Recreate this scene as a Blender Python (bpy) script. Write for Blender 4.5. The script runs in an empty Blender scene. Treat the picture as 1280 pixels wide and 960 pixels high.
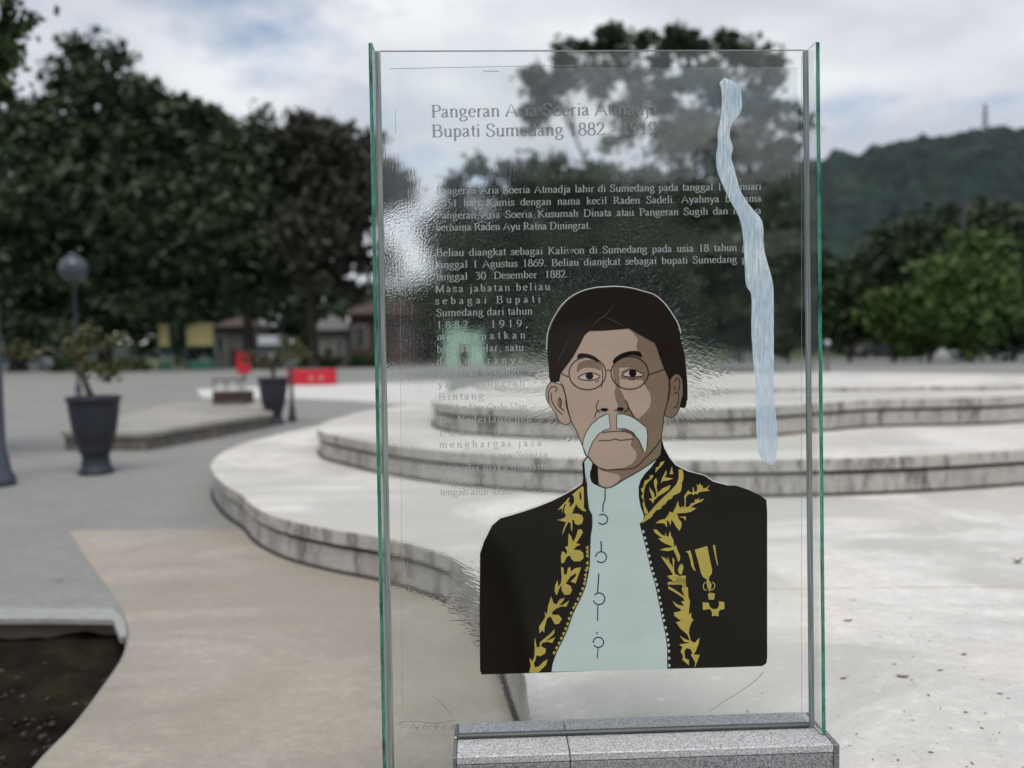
import bpy, bmesh, math, random
import numpy as np
from mathutils import Vector, Matrix, noise
from mathutils.geometry import tessellate_polygon

rnd = random.Random(7)
sc = bpy.context.scene
C = sc.collection
R = math.radians

# ------------------------------------------------------------------ camera
FPX = 985.0
CAMZ = 1.5
PITCH, ROLL = R(2.56), R(0.89)
cam_d = bpy.data.cameras.new('camera')
cam_d.sensor_width = 36.0
cam_d.lens = 36.0 * FPX / 1280.0
cam_d.clip_start, cam_d.clip_end = 0.05, 5000.0
cam = bpy.data.objects.new('camera', cam_d)
C.objects.link(cam)
F = Vector((0, math.cos(PITCH), -math.sin(PITCH)))
r0 = Vector((1, 0, 0))
u0 = Vector((0, math.sin(PITCH), math.cos(PITCH)))
CR = math.cos(ROLL) * r0 - math.sin(ROLL) * u0
CU = math.sin(ROLL) * r0 + math.cos(ROLL) * u0
CAM = Vector((0, 0, CAMZ))
cam.matrix_world = Matrix(((CR.x, CU.x, -F.x, 0), (CR.y, CU.y, -F.y, 0), (CR.z, CU.z, -F.z, CAMZ), (0, 0, 0, 1)))
sc.camera = cam
cam_d.dof.use_dof = True
cam_d.dof.focus_distance = 2.1
cam_d.dof.aperture_fstop = 1.32

# ------------------------------------------------------------------ world
SUN_EL, SUN_AZ = R(68), R(165)          # azimuth measured clockwise from +Y
w = bpy.data.worlds.new("World")
sc.world = w
w.use_nodes = True
nt = w.node_tree
nt.nodes.clear()
def wn(t, **k):
    n = nt.nodes.new(t)
    for a, b in k.items(): setattr(n, a, b)
    return n
out = wn('ShaderNodeOutputWorld')
sky = wn('ShaderNodeTexSky', sky_type='NISHITA', sun_disc=False)
sky.sun_elevation = SUN_EL
sky.sun_rotation = SUN_AZ
bgs = wn('ShaderNodeBackground'); bgs.inputs[1].default_value = 0.14
nt.links.new(sky.outputs[0], bgs.inputs[0])
tc = wn('ShaderNodeTexCoord')
mp = wn('ShaderNodeMapping'); mp.inputs['Scale'].default_value = (1, 1, 2.4); mp.inputs['Location'].default_value = (0.35, 0.1, 0.4)
nt.links.new(tc.outputs['Generated'], mp.inputs[0])
n1 = wn('ShaderNodeTexNoise'); n1.inputs['Scale'].default_value = 2.3; n1.inputs['Detail'].default_value = 9; n1.inputs['Roughness'].default_value = .56
nt.links.new(mp.outputs[0], n1.inputs['Vector'])
rp = wn('ShaderNodeValToRGB')
rp.color_ramp.elements[0].position = .36; rp.color_ramp.elements[0].color = (0, 0, 0, 1)
rp.color_ramp.elements[1].position = .50; rp.color_ramp.elements[1].color = (1, 1, 1, 1)
nt.links.new(n1.outputs[0], rp.inputs[0])
n2 = wn('ShaderNodeTexNoise'); n2.inputs['Scale'].default_value = 3.4; n2.inputs['Detail'].default_value = 8; n2.inputs['Roughness'].default_value = .5
nt.links.new(mp.outputs[0], n2.inputs['Vector'])
rc = wn('ShaderNodeValToRGB')
rc.color_ramp.elements[0].position = .33; rc.color_ramp.elements[0].color = (.56, .60, .68, 1)
rc.color_ramp.elements[1].position = .68; rc.color_ramp.elements[1].color = (.95, .965, .985, 1)
nt.links.new(n2.outputs[0], rc.inputs[0])
bgc = wn('ShaderNodeBackground'); bgc.inputs[1].default_value = 1.0
nt.links.new(rc.outputs[0], bgc.inputs[0])
mx = wn('ShaderNodeMixShader')
nt.links.new(rp.outputs[0], mx.inputs[0]); nt.links.new(bgs.outputs[0], mx.inputs[1]); nt.links.new(bgc.outputs[0], mx.inputs[2])
nt.links.new(mx.outputs[0], out.inputs[0])

sun_d = bpy.data.lights.new('sun', 'SUN')
sun_d.energy = 2.0
sun_d.angle = R(22)
sun_d.color = (1, .96, .9)
sun = bpy.data.objects.new('sun', sun_d)
C.objects.link(sun)
sd = Vector((math.sin(SUN_AZ) * math.cos(SUN_EL), math.cos(SUN_AZ) * math.cos(SUN_EL), math.sin(SUN_EL)))
sun.rotation_euler = sd.to_track_quat('Z', 'Y').to_euler()

sc.view_settings.view_transform = 'Standard'
sc.view_settings.look = 'None'
sc.view_settings.exposure = 0.0
sc.view_settings.gamma = 1.0
sc.render.engine = 'CYCLES'
sc.cycles.use_denoising = True
sc.cycles.max_bounces = 10
sc.cycles.transparent_max_bounces = 16
sc.cycles.sample_clamp_indirect = 4.0

# ------------------------------------------------------------------ projection helpers (where a point of the photograph stands)
def ray(px, py):
    return (F + CR * ((px - 640) / FPX) + CU * ((480 - py) / FPX)).normalized()
def G(px, py, z=0.0):
    d = ray(px, py); t = (z - CAMZ) / d.z
    return CAM + d * t
def AT(px, py, Y):
    d = ray(px, py); return CAM + d * (Y / d.y)

# ------------------------------------------------------------------ materials
def srgb(*c):
    return tuple(((x / 255) / 12.92 if x <= 10 else ((x / 255 + .055) / 1.055) ** 2.4) for x in c) + (1,)
class M:
    def __init__(s, name, base=(.5, .5, .5, 1), rough=.8, **k):
        s.m = bpy.data.materials.new(name); s.m.use_nodes = True
        s.t = s.m.node_tree; s.b = s.t.nodes['Principled BSDF']
        if len(base) == 3: base = tuple(base) + (1,)
        s.b.inputs['Base Color'].default_value = base
        s.b.inputs['Roughness'].default_value = rough
        for a, v in k.items(): s.b.inputs[a.replace('_', ' ')].default_value = v
        s.tc = None
    def n(s, t, **k):
        x = s.t.nodes.new(t)
        for a, b in k.items(): setattr(x, a, b)
        return x
    def link(s, a, b): s.t.links.new(a, b)
    def coords(s, scale=(1, 1, 1), rot=(0, 0, 0), out='Object'):
        if not s.tc: s.tc = s.n('ShaderNodeTexCoord')
        m = s.n('ShaderNodeMapping'); m.inputs['Scale'].default_value = scale; m.inputs['Rotation'].default_value = rot
        s.link(s.tc.outputs[out], m.inputs[0]); return m.outputs[0]
    def noise(s, scale, detail=5, rough=.55, vs=(1, 1, 1), dist=0, vec=None, rot=(0, 0, 0)):
        x = s.n('ShaderNodeTexNoise'); x.inputs['Scale'].default_value = scale; x.inputs['Detail'].default_value = detail
        x.inputs['Roughness'].default_value = rough; x.inputs['Distortion'].default_value = dist
        s.link(vec if vec is not None else s.coords(vs, rot), x.inputs['Vector']); return x.outputs[0]
    def ramp(s, fac, stops):
        x = s.n('ShaderNodeValToRGB'); cr = x.color_ramp
        while len(cr.elements) < len(stops): cr.elements.new(.5)
        for e, (p, c) in zip(cr.elements, stops):
            e.position = p
            if not hasattr(c, '__len__'): c = (c, c, c)
            e.color = tuple(c)[:3] + (1,)
        s.link(fac, x.inputs[0]); return x.outputs[0]
    def mix(s, fac, a, b, mode='MIX'):
        x = s.n('ShaderNodeMix', data_type='RGBA', blend_type=mode)
        for sock, v in ((x.inputs[0], fac), (x.inputs[6], a), (x.inputs[7], b)):
            if hasattr(v, 'is_linked') or isinstance(v, bpy.types.NodeSocket): s.link(v, sock)
            elif hasattr(v, '__len__'): sock.default_value = tuple(v)[:3] + (1,)
            elif sock.type == 'RGBA': sock.default_value = (v, v, v, 1)
            else: sock.default_value = v
        return x.outputs[2]
    def math(s, op, a, b=0.0, clamp=False):
        x = s.n('ShaderNodeMath', operation=op); x.use_clamp = clamp
        for sock, v in ((x.inputs[0], a), (x.inputs[1], b)):
            if isinstance(v, bpy.types.NodeSocket): s.link(v, sock)
            else: sock.default_value = v
        return x.outputs[0]
    def color(s, c): s.link(c, s.b.inputs['Base Color'])
    def bump(s, h, strength=.3, dist=.01, node=None):
        x = s.n('ShaderNodeBump'); x.inputs['Strength'].default_value = strength; x.inputs['Distance'].default_value = dist
        s.link(h, x.inputs['Height']); s.link(x.outputs[0], (node or s.b).inputs['Normal']); return x

def concrete(name, c, stain=.75, dirt=(.2, .17, .14), spots=True, drips=False, scl=1.0, patches=.0):
    m = M(name, rough=.85)
    c = Vector(c[:3])
    big = m.noise(.55 * scl, 8, .62, dist=.6)
    col = m.ramp(big, [(.25, tuple(c * stain)), (.5, tuple(c)), (.75, tuple(c * 1.08))])
    mid = m.noise(3.1 * scl, 9, .68, vs=(1, 2.2, 1))
    col = m.mix(m.ramp(mid, [(.38, .0), (.62, .5)]), col, tuple(c * .80))
    if patches:
        pt = m.noise(.42, 9, .66, vs=(1, 1.7, 1), dist=.9, rot=(0, 0, .35))
        col = m.mix(m.ramp(pt, [(.43, .0), (.53, patches * 1.15)]), col, (c.x * .52, c.y * .52, c.z * .51))
        warm = m.noise(.7, 5, .6, rot=(0, 0, 1.2))
        col = m.mix(m.ramp(warm, [(.5, .0), (.72, .5)]), col, (c.x * .92, c.y * .84, c.z * .72))
    wear = m.noise(13 * scl, 8, .75, vs=(1, 1.5, 1), dist=.4)
    col = m.mix(m.ramp(wear, [(.44, .42), (.56, 0.0)]), col, tuple(c * .68))
    col = m.mix(m.ramp(wear, [(.58, 0.0), (.70, .5)]), col, tuple(c * 1.22))
    fine = m.noise(55 * scl, 4, .7)
    col = m.mix(m.ramp(fine, [(.35, .28), (.6, 0.0)]), col, tuple(c * .55))
    if spots:
        sp = m.noise(17 * scl, 3, .8, vs=(1, 1.4, 1))
        col = m.mix(m.ramp(sp, [(.27, .75), (.335, 0.0)]), col, dirt)
    if drips:
        dr = m.noise(7, 6, .75, vs=(1, 1, .22))
        col = m.mix(m.ramp(dr, [(.50, .0), (.62, .85)]), col, tuple(Vector(dirt) * 1.3))
        blotch = m.noise(9, 8, .75)
        col = m.mix(m.ramp(blotch, [(.50, .0), (.64, .55)]), col, tuple(c * .5))
        base = m.noise(1.6, 6, .7)
        col = m.mix(m.ramp(base, [(.52, .0), (.68, .55)]), col, tuple(c * .5))
    m.color(col)
    m.bump(m.math('ADD', m.math('MULTIPLY', fine, .35), mid), .35, .012)
    return m.m

MAT = {}
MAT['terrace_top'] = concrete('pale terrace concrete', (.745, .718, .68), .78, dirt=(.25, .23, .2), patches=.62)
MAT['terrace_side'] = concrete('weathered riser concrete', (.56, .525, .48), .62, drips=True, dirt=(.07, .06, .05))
MAT['groove'] = concrete('dirty joint', (.02, .018, .016), .7, spots=False)
MAT['beige'] = concrete('beige plaza concrete', (.40, .362, .31), .6, patches=.4, dirt=(.18, .14, .1), scl=1.1)
MAT['grey'] = concrete('grey plaza paving', (.275, .270, .256), .7, dirt=(.16, .15, .14), scl=.5)
MAT['lightpath'] = concrete('light path concrete', (.68, .66, .63), .9)
MAT['kerb'] = concrete('kerb concrete', (.36, .37, .345), .6)

def soil():
    m = M('dark soil', rough=1.0); m.b.inputs['Specular IOR Level'].default_value = .05
    a = m.noise(3, 8, .7); b = m.noise(30, 4, .7)
    col = m.ramp(a, [(.34, (.007, .005, .004)), (.5, (.019, .0145, .010)), (.64, (.034, .028, .014))])
    col = m.mix(m.ramp(b, [(.64, 0.0), (.72, .5)]), col, (.07, .058, .042))
    m.color(col); m.bump(b, .9, .03); return m.m
MAT['soil'] = soil()
def grass():
    m = M('rough grass ground', rough=.95)
    m.color(m.ramp(m.noise(.3, 8, .7), [(.3, (.03, .045, .015)), (.5, (.06, .08, .03)), (.7, (.12, .11, .06))])); return m.m
MAT['grass'] = grass()
def leafmat(name, a, b, c):
    m = M(name, rough=.6)
    f = m.noise(.45, 7, .75)
    m.color(m.ramp(f, [(.3, a), (.52, b), (.72, c)]))
    m.b.inputs['Specular IOR Level'].default_value = .25
    return m.m
MAT['leaf_dark'] = leafmat('dark foliage', (.010, .016, .010), (.040, .062, .030), (.10, .135, .065))
MAT['leaf_mid'] = leafmat('mid foliage', (.012, .022, .01), (.03, .055, .02), (.06, .10, .03))
MAT['leaf_bright'] = leafmat('bright foliage', (.025, .05, .015), (.075, .13, .035), (.15, .20, .055))
MAT['leaf_brown'] = leafmat('brownish foliage', (.02, .022, .016), (.06, .062, .045), (.11, .11, .08))
MAT['leaf_olive'] = leafmat('olive foliage', (.03, .035, .015), (.09, .09, .04), (.16, .14, .07))
MAT['bark'] = leafmat('bark', (.012, .010, .008), (.025, .02, .016), (.05, .042, .034))
MAT['greybark'] = leafmat('pale bark', (.05, .045, .03), (.10, .09, .06), (.14, .12, .08))

def plain(name, c, rough=.6, vary=.25, scale=6, **k):
    m = M(name, rough=rough, **k)
    c = Vector(c[:3])
    m.color(m.ramp(m.noise(scale, 6, .6), [(.3, tuple(c * (1 - vary))), (.7, tuple(c * (1 + vary)))]))
    return m.m
MAT['pot'] = plain('dark painted planter', (.018, .021, .032), .55)
MAT['pole'] = plain('dark blue grey paint', (.05, .06, .085), .45)
MAT['globe'] = plain('lamp globe plastic', (.55, .6, .66), .35, .08)
MAT['red'] = plain('red panel', (.55, .012, .03), .55, .1)
MAT['pink'] = plain('faded print', (.6, .2, .2), .6, .1)
MAT['brownwood'] = plain('dark brown wood', (.045, .028, .024), .7)
MAT['white'] = plain('white paint', (.62, .62, .64), .5, .08)
MAT['yellow'] = plain('yellow board', (.34, .29, .12), .7)
MAT['mint'] = plain('mint wall', (.48, .72, .58), .8, .1)
MAT['rooftile'] = plain('brown clay roof', (.075, .05, .042), .85, .3)
MAT['ochre'] = plain('ochre roof', (.22, .13, .06), .85, .3)
MAT['polegrey'] = plain('weathered grey pole', (.075, .075, .085), .8)
MAT['wallgrey'] = plain('grey rendered wall', (.13, .125, .125), .85)
MAT['wallbrown'] = plain('brown brick wall', (.085, .052, .046), .85)
MAT['wallpale'] = plain('pale rendered wall', (.24, .24, .23), .85)
MAT['window'] = M('dark window glass', (.02, .025, .03), .1).m
MAT['tyre'] = M('tyre rubber', (.015, .015, .015), .8).m
MAT['rim'] = M('wheel metal', (.4, .4, .42), .35, Metallic=.7).m
MAT['carwhite'] = M('white car paint', (.6, .62, .66), .25).m
MAT['carblue'] = M('blue grey car paint', (.10, .13, .18), .25).m
MAT['cardark'] = M('dark car paint', (.03, .03, .035), .25).m
MAT['greencloth'] = plain('green canvas', (.03, .13, .09), .8)
MAT['leaflitter'] = plain('dry leaf', (.17, .15, .13), .8)

def granite(name, a, b, c):
    m = M(name, rough=.38)
    n = m.noise(230, 3, .65); n3 = m.noise(520, 2, .6)
    col = m.ramp(n, [(.36, a), (.47, b), (.60, c)])
    col = m.mix(m.ramp(n3, [(.34, .8), (.42, 0.0)]), col, (.02, .02, .022))
    col = m.mix(m.ramp(m.noise(5, 6, .6), [(.45, 0.0), (.7, .3)]), col, (.3, .29, .27))
    m.color(col); m.bump(n, .08, .002); return m.m
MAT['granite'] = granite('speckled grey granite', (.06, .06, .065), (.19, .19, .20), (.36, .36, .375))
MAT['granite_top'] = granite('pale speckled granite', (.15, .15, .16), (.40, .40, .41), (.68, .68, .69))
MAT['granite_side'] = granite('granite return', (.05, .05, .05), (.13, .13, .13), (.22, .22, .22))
MAT['mortar'] = plain('dirty mortar', (.04, .04, .04), .9)

# ------------------------------------------------------------------ object helpers
def tag(o, label=None, cat=None, group=None, kind=None):
    if label: o['label'] = label
    if cat: o['category'] = cat
    if group: o['group'] = group
    if kind: o['kind'] = kind
    return o
def mesh(name, verts, faces, mat, parent=None, smooth=False):
    me = bpy.data.meshes.new(name)
    me.from_pydata([tuple(v) for v in verts], [], faces)
    me.update()
    if mat is not None: me.materials.append(mat)
    if smooth: me.polygons.foreach_set('use_smooth', [True] * len(me.polygons))
    o = bpy.data.objects.new(name, me); C.objects.link(o)
    if parent:
        o.parent = parent
        if parent.name.startswith('stepped_terrace'): o.matrix_parent_inverse = Matrix.Translation(-Vector(parent.location))
    return o
def empty(name, loc, rz=0.0):
    o = bpy.data.objects.new(name, None); C.objects.link(o)
    o.location = loc; o.rotation_euler = (0, 0, rz); o.empty_display_size = .2
    return o
class B:
    """collects shapes into one mesh"""
    def __init__(s): s.v = []; s.f = []
    def add(s, v, f):
        k = len(s.v); s.v += [Vector(x) for x in v]; s.f += [tuple(i + k for i in q) for q in f]; return s
    def box(s, x0, x1, y0, y1, z0, z1, bev=0.0):
        if bev:
            b = bev
            xs = (x0, x0 + b, x1 - b, x1)
            prof = [(x0 + b, y0), (x1 - b, y0), (x1, y0 + b), (x1, y1 - b), (x1 - b, y1), (x0 + b, y1), (x0, y1 - b), (x0, y0 + b)]
            pin = [(x0 + b, y0 + b), (x1 - b, y0 + b), (x1 - b, y0 + b), (x1 - b, y1 - b), (x1 - b, y1 - b), (x0 + b, y1 - b), (x0 + b, y1 - b), (x0 + b, y0 + b)]
            v = [(x, y, z0) for x, y in pin] + [(x, y, z0 + b) for x, y in prof] + [(x, y, z1 - b) for x, y in prof] + [(x, y, z1) for x, y in pin]
            f = []
            for k in range(3):
                for i in range(8):
                    j = (i + 1) % 8
                    f.append((k * 8 + i, k * 8 + j, k * 8 + 8 + j, k * 8 + 8 + i))
            f.append((0, 6, 3, 1)); f.append((24, 25, 27, 30))
            return s.add(v, f)
        v = [(x0, y0, z0), (x1, y0, z0), (x1, y1, z0), (x0, y1, z0), (x0, y0, z1), (x1, y0, z1), (x1, y1, z1), (x0, y1, z1)]
        return s.add(v, [(0, 3, 2, 1), (4, 5, 6, 7), (0, 1, 5, 4), (1, 2, 6, 5), (2, 3, 7, 6), (3, 0, 4, 7)])
    def tube(s, pts, rads, n=8, caps=True):
        pts = [Vector(p) for p in pts]; k0 = len(s.v)
        for i, p in enumerate(pts):
            d = (pts[min(i + 1, len(pts) - 1)] - pts[max(i - 1, 0)]).normalized()
            a = d.orthogonal().normalized() if abs(d.z) > .99 else d.cross(Vector((0, 0, 1))).normalized()
            b = d.cross(a)
            r = rads[i] if hasattr(rads, '__len__') else rads
            for q in range(n):
                t = 2 * math.pi * q / n
                s.v.append(p + a * (r * math.cos(t)) + b * (r * math.sin(t)))
        for i in range(len(pts) - 1):
            for q in range(n):
                j = (q + 1) % n
                s.f.append((k0 + i * n + q, k0 + i * n + j, k0 + (i + 1) * n + j, k0 + (i + 1) * n + q))
        if caps:
            s.f.append(tuple(k0 + q for q in range(n))[::-1]); s.f.append(tuple(k0 + (len(pts) - 1) * n + q for q in range(n)))
        return s
    def lathe(s, prof, n=24, c=(0, 0, 0)):
        k0 = len(s.v)
        for r, z in prof:
            for q in range(n):
                t = 2 * math.pi * q / n
                s.v.append(Vector((c[0] + r * math.cos(t), c[1] + r * math.sin(t), c[2] + z)))
        for i in range(len(prof) - 1):
            for q in range(n):
                j = (q + 1) % n
                s.f.append((k0 + i * n + q, k0 + i * n + j, k0 + (i + 1) * n + j, k0 + (i + 1) * n + q))
        return s
    def done(s, name, mat, parent=None, smooth=False): return mesh(name, s.v, s.f, mat, parent, smooth)

def smooth_closed(pts, n=4):
    P = [Vector(p) for p in pts]; N = len(P); o = []
    for i in range(N):
        a, b, c, d = P[i - 1], P[i], P[(i + 1) % N], P[(i + 2) % N]
        for k in range(n):
            t = k / n
            o.append(.5 * ((2 * b) + (c - a) * t + (2 * a - 5 * b + 4 * c - d) * t * t + (3 * b - a - 3 * c + d) * t ** 3))
    return o
def smooth_open(pts, n=5):
    P = [Vector(p) for p in pts]; P = [P[0] * 2 - P[1]] + P + [P[-1] * 2 - P[-2]]; o = []
    for i in range(1, len(P) - 2):
        a, b, c, d = P[i - 1], P[i], P[i + 1], P[i + 2]
        for k in range(n):
            t = k / n
            o.append(.5 * ((2 * b) + (c - a) * t + (2 * a - 5 * b + 4 * c - d) * t * t + (3 * b - a - 3 * c + d) * t ** 3))
    o.append(P[-2]); return o
def area2(p): return sum(p[i - 1].x * p[i].y - p[i].x * p[i - 1].y for i in range(len(p)))
def ccw(p): return p if area2(p) > 0 else p[::-1]
def offset(p, d):
    """shrink a counter-clockwise polygon by d"""
    o = []; N = len(p)
    for i in range(N):
        a = (p[i] - p[i - 1]); b = (p[(i + 1) % N] - p[i])
        a = a.normalized() if a.length else b.normalized(); b = b.normalized() if b.length else a
        n = Vector((-(a.y + b.y), a.x + b.x))
        n = n.normalized() if n.length > 1e-6 else Vector((-a.y, a.x))
        o.append(p[i] + n * d)
    return o
def clip(p, q, n):
    """keep the part of polygon p on the side n of the line through q"""
    o = []
    for i in range(len(p)):
        a, b = p[i - 1], p[i]; da, db = (a - q).dot(n), (b - q).dot(n)
        if da >= 0: o.append(a)
        if da * db < 0: o.append(a + (b - a) * (da / (da - db)))
    return [o[i] for i in range(len(o)) if (o[i] - o[i - 1]).length > 1e-5]
def tri(p2):
    return tessellate_polygon([[Vector((q[0], q[1], 0)) for q in p2]])
def prism(name, p2, rings, mat, parent=None, top=True, bottom=False):
    """p2 ccw outline; rings = [(z, inset)...] bottom to top"""
    p2 = [Vector((q[0], q[1])) for q in p2]; N = len(p2); v = []; f = []
    for z, d in rings:
        q = offset(p2, d) if d else p2
        v += [(a.x, a.y, z) for a in q]
    for k in range(len(rings) - 1):
        for i in range(N):
            j = (i + 1) % N
            f.append((k * N + i, k * N + j, (k + 1) * N + j, (k + 1) * N + i))
    T = tri(p2)
    def up(t):
        a, b, c = (p2[i] for i in t)
        return t if (b - a).cross(c - a) > 0 else (t[0], t[2], t[1])
    if top: f += [tuple((len(rings) - 1) * N + i for i in up(t)) for t in T]
    if bottom: f += [tuple(i for i in up(t)[::-1]) for t in T]
    return mesh(name, v, f, mat, parent)

# ------------------------------------------------------------------ GROUND
o = mesh('ground', [(-1500, -300, -.17), (1500, -300, -.17), (1500, 3000, -.17), (-1500, 3000, -.17)], [(0, 1, 2, 3)], MAT['grass']); tag(o, kind='structure')
def g2(px, py, z=0.0): p = G(px, py, z); return Vector((p.x, p.y))
bedc = [g2(-260, 770), g2(60, 769), g2(140, 768), g2(156, 786), g2(158, 800), g2(152, 822), g2(130, 855), g2(92, 905), g2(40, 960), g2(-60, 1100)]
bedc = [bedc[0]] + [Vector(p) for p in smooth_open([tuple(q) + (0,) for q in bedc[1:]], 5)]
bedc = [Vector((q[0], q[1])) for q in bedc]
PE = 72.0
plaza = [Vector((-60, PE)), Vector((-60, bedc[0].y))] + bedc + [Vector((bedc[-1].x, -12)), Vector((60, -12)), Vector((60, PE))]
plaza = ccw(plaza)
o = prism('pavement', plaza, [(-.17, 0), (0, 0)], MAT['grey']); tag(o, kind='structure')
MAT['earthface'] = concrete('earth stained slab face', (.24, .19, .15), .6)
o.data.materials.append(MAT['earthface'])
for q in o.data.polygons:
    if abs(q.normal.z) < .5: q.material_index = 1
# soil of the planting bed, uneven
sv = []; sf = []; NX, NY = 150, 90
x0, x1_, y0_, y1_ = -16.0, bedc[-6].x + 1.6, -6, bedc[0].y + .3
for j in range(NY):
    for i in range(NX):
        x = x0 + (x1_ - x0) * i / (NX - 1); y = y0_ + (y1_ - y0_) * j / (NY - 1)
        sv.append((x, y, -.125 + .035 * noise.noise(Vector((x * 2.2, y * 2.2, 0))) + .03 * noise.noise(Vector((x * 9, y * 9, 3)))))
for j in range(NY - 1):
    for i in range(NX - 1):
        a = j * NX + i; sf.append((a, a + 1, a + NX + 1, a + NX))
o = mesh('soil', sv, sf, MAT['soil'], smooth=True); tag(o, kind='structure')
b = B(); rs_ = random.Random(3)
for i in range(110):
    q = g2(rs_.uniform(-60, 150), rs_.uniform(800, 980)); rr_ = rs_.uniform(.004, .018); k0 = []
    z_ = -.115
    for a in range(6): k0.append((q.x + rr_ * rs_.uniform(.6, 1.2) * math.cos(a), q.y + rr_ * rs_.uniform(.6, 1.2) * math.sin(a), z_))
    b.add(k0 + [(q.x, q.y, z_ + rr_ * rs_.uniform(.7, 1.3))], [(a, (a + 1) % 6, 6) for a in range(6)])
o = b.done('pebbles', plain('earthy pebbles', (.055, .045, .034), .9, .6, 3), None); tag(o, 'small earthy stones and clods strewn in the dark planting bed', 'stones', kind='stuff')
# pale kerb along the bed edge
ke = [g2(-260, 764), g2(60, 763), g2(141, 763), g2(157, 778), g2(159, 797), g2(150, 800), g2(141, 777), g2(60, 776), g2(-260, 777)]
kb = B()
o = prism('kerb', ccw(ke), [(-.022, .004), (-.018, 0), (.010, 0), (.016, .006)], MAT['kerb']); tag(o, kind='structure')
# beige concrete apron
ap = [g2(86, 664), g2(200, 662), g2(330, 661), Vector((0.4, 6.2)), Vector((.4, -6)), Vector((bedc[-1].x + .03, -6))]
edge = [b for b in bedc if b.y < g2(158, 792).y]
ap2 = ap + [Vector((e.x + .012, e.y)) for e in edge[::-1]] + [g2(161, 792), g2(155, 768), g2(138, 740), g2(110, 702)]
o = prism('path', ccw(ap2), [(.0005, 0), (.005, .002)], MAT['beige']); tag(o, kind='structure')

# ------------------------------------------------------------------ TERRACE
terr = empty('stepped_terrace', (2.5, 9, 0))
tag(terr, 'pale concrete stepped terrace with curved stained edges behind the glass stele', 'terrace')
def lp(pts, z): return [Vector((*g2(x, y, z), 0)) for x, y in pts]
S = .3
L1 = lp([(412, 529), (395, 533), (356, 541), (305, 554), (276, 567), (264, 580), (267, 592), (281, 606), (300, 617), (319, 634), (356, 649), (412, 661), (474, 671), (537, 686), (575, 703), (612, 744), (636, 800), (655, 845), (662, 895)], S)
L1 = L1 + [Vector((.10, 1.9, 0)), Vector((.14, 1.0, 0)), Vector((.2, -1, 0)), Vector((.4, -4, 0)), Vector((6, -6, 0)), Vector((14, -3, 0)), Vector((19, 6, 0)), Vector((17, 16, 0)), Vector((10, 22, 0)), Vector((2, 21, 0)), Vector((-2.5, 16.5, 0))]
L2 = lp([(475, 511), (436, 519), (414, 525), (399, 531), (397, 536), (405, 541), (424, 545), (450, 550), (474, 554), (540, 562), (620, 568), (735, 573), (880, 575), (1030, 573), (1150, 569), (1280, 562)], 2 * S)
L2 = L2 + [Vector((7.5, 7.4, 0)), Vector((10.5, 9.5, 0)), Vector((12, 13, 0)), Vector((10, 17.5, 0)), Vector((5, 19.5, 0)), Vector((0.5, 17.5, 0))]
L3 = lp([(560, 490), (544, 495), (540, 500), (552, 505), (590, 508), (680, 511), (850, 511), (940, 509), (1030, 503), (1100, 499), (1280, 494)], 3 * S)
L3 = L3 + [Vector((8.0, 10.5, 0)), Vector((9.5, 13, 0)), Vector((7, 16.5, 0)), Vector((3, 17.2, 0)), Vector((0, 15, 0))]
L4 = lp([(600, 481), (640, 484), (760, 487), (900, 487), (1030, 485), (1150, 483), (1280, 481)], 3 * S + .05)
L4 = L4 + [Vector((7.4, 12.6, 0)), Vector((6.5, 14.8, 0)), Vector((3.5, 15.5, 0)), Vector((1.4, 14.5, 0))]
def level(pts, z1, h, sd, joints):
    P = [Vector((q.x, q.y)) for q in smooth_closed(pts, 5)]
    P = ccw(P)
    z0 = z1 - h
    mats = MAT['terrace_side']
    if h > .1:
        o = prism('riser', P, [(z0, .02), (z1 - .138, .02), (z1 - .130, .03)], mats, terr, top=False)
        prism('joint', P, [(z1 - .133, .09), (z1 - .098, .09)], MAT['groove'], terr, top=True)
        prism('joint', P, [(z0 + .001, -.006), (z0 + .022, .018)], MAT['groove'], terr, top=False)
        zc = z1 - .10
    else:
        zc = z0
    pieces = [P]
    for q, n in joints:
        nw = []
        for pc in pieces:
            a = clip(pc, q + n * .003, n); b = clip(pc, q - n * .003, -n)
            nw += [x for x in (a, b) if len(x) > 2]
        pieces = nw
    for pc in pieces:
        pc = ccw(pc)
        # edge strip (vertical, weathered) and top
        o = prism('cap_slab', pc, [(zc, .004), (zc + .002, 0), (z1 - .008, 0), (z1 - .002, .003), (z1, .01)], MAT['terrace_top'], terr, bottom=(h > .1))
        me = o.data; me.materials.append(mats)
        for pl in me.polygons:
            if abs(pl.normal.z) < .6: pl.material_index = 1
def jl(a, b, z):
    p, q = g2(*a, z), g2(*b, z); d = (q - p).normalized(); return (p, Vector((-d.y, d.x)))
level(L1, S, S, 0, [jl((1035, 735), (1280, 733), S)])
level(L2, 2 * S, S, 0, [jl((835, 562), (945, 572), 2 * S)])
level(L3, 3 * S, S, 0, [])
level(L4, 3 * S + .05, .05, 0, [])

# far light path
o = prism('path', ccw([g2(246, 488), g2(252, 498), g2(365, 499), g2(430, 502), g2(500, 507), g2(560, 507), g2(560, 478), g2(360, 483)]), [(0.0005, 0), (.05, 0)], MAT['lightpath']); tag(o, kind='structure')
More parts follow.
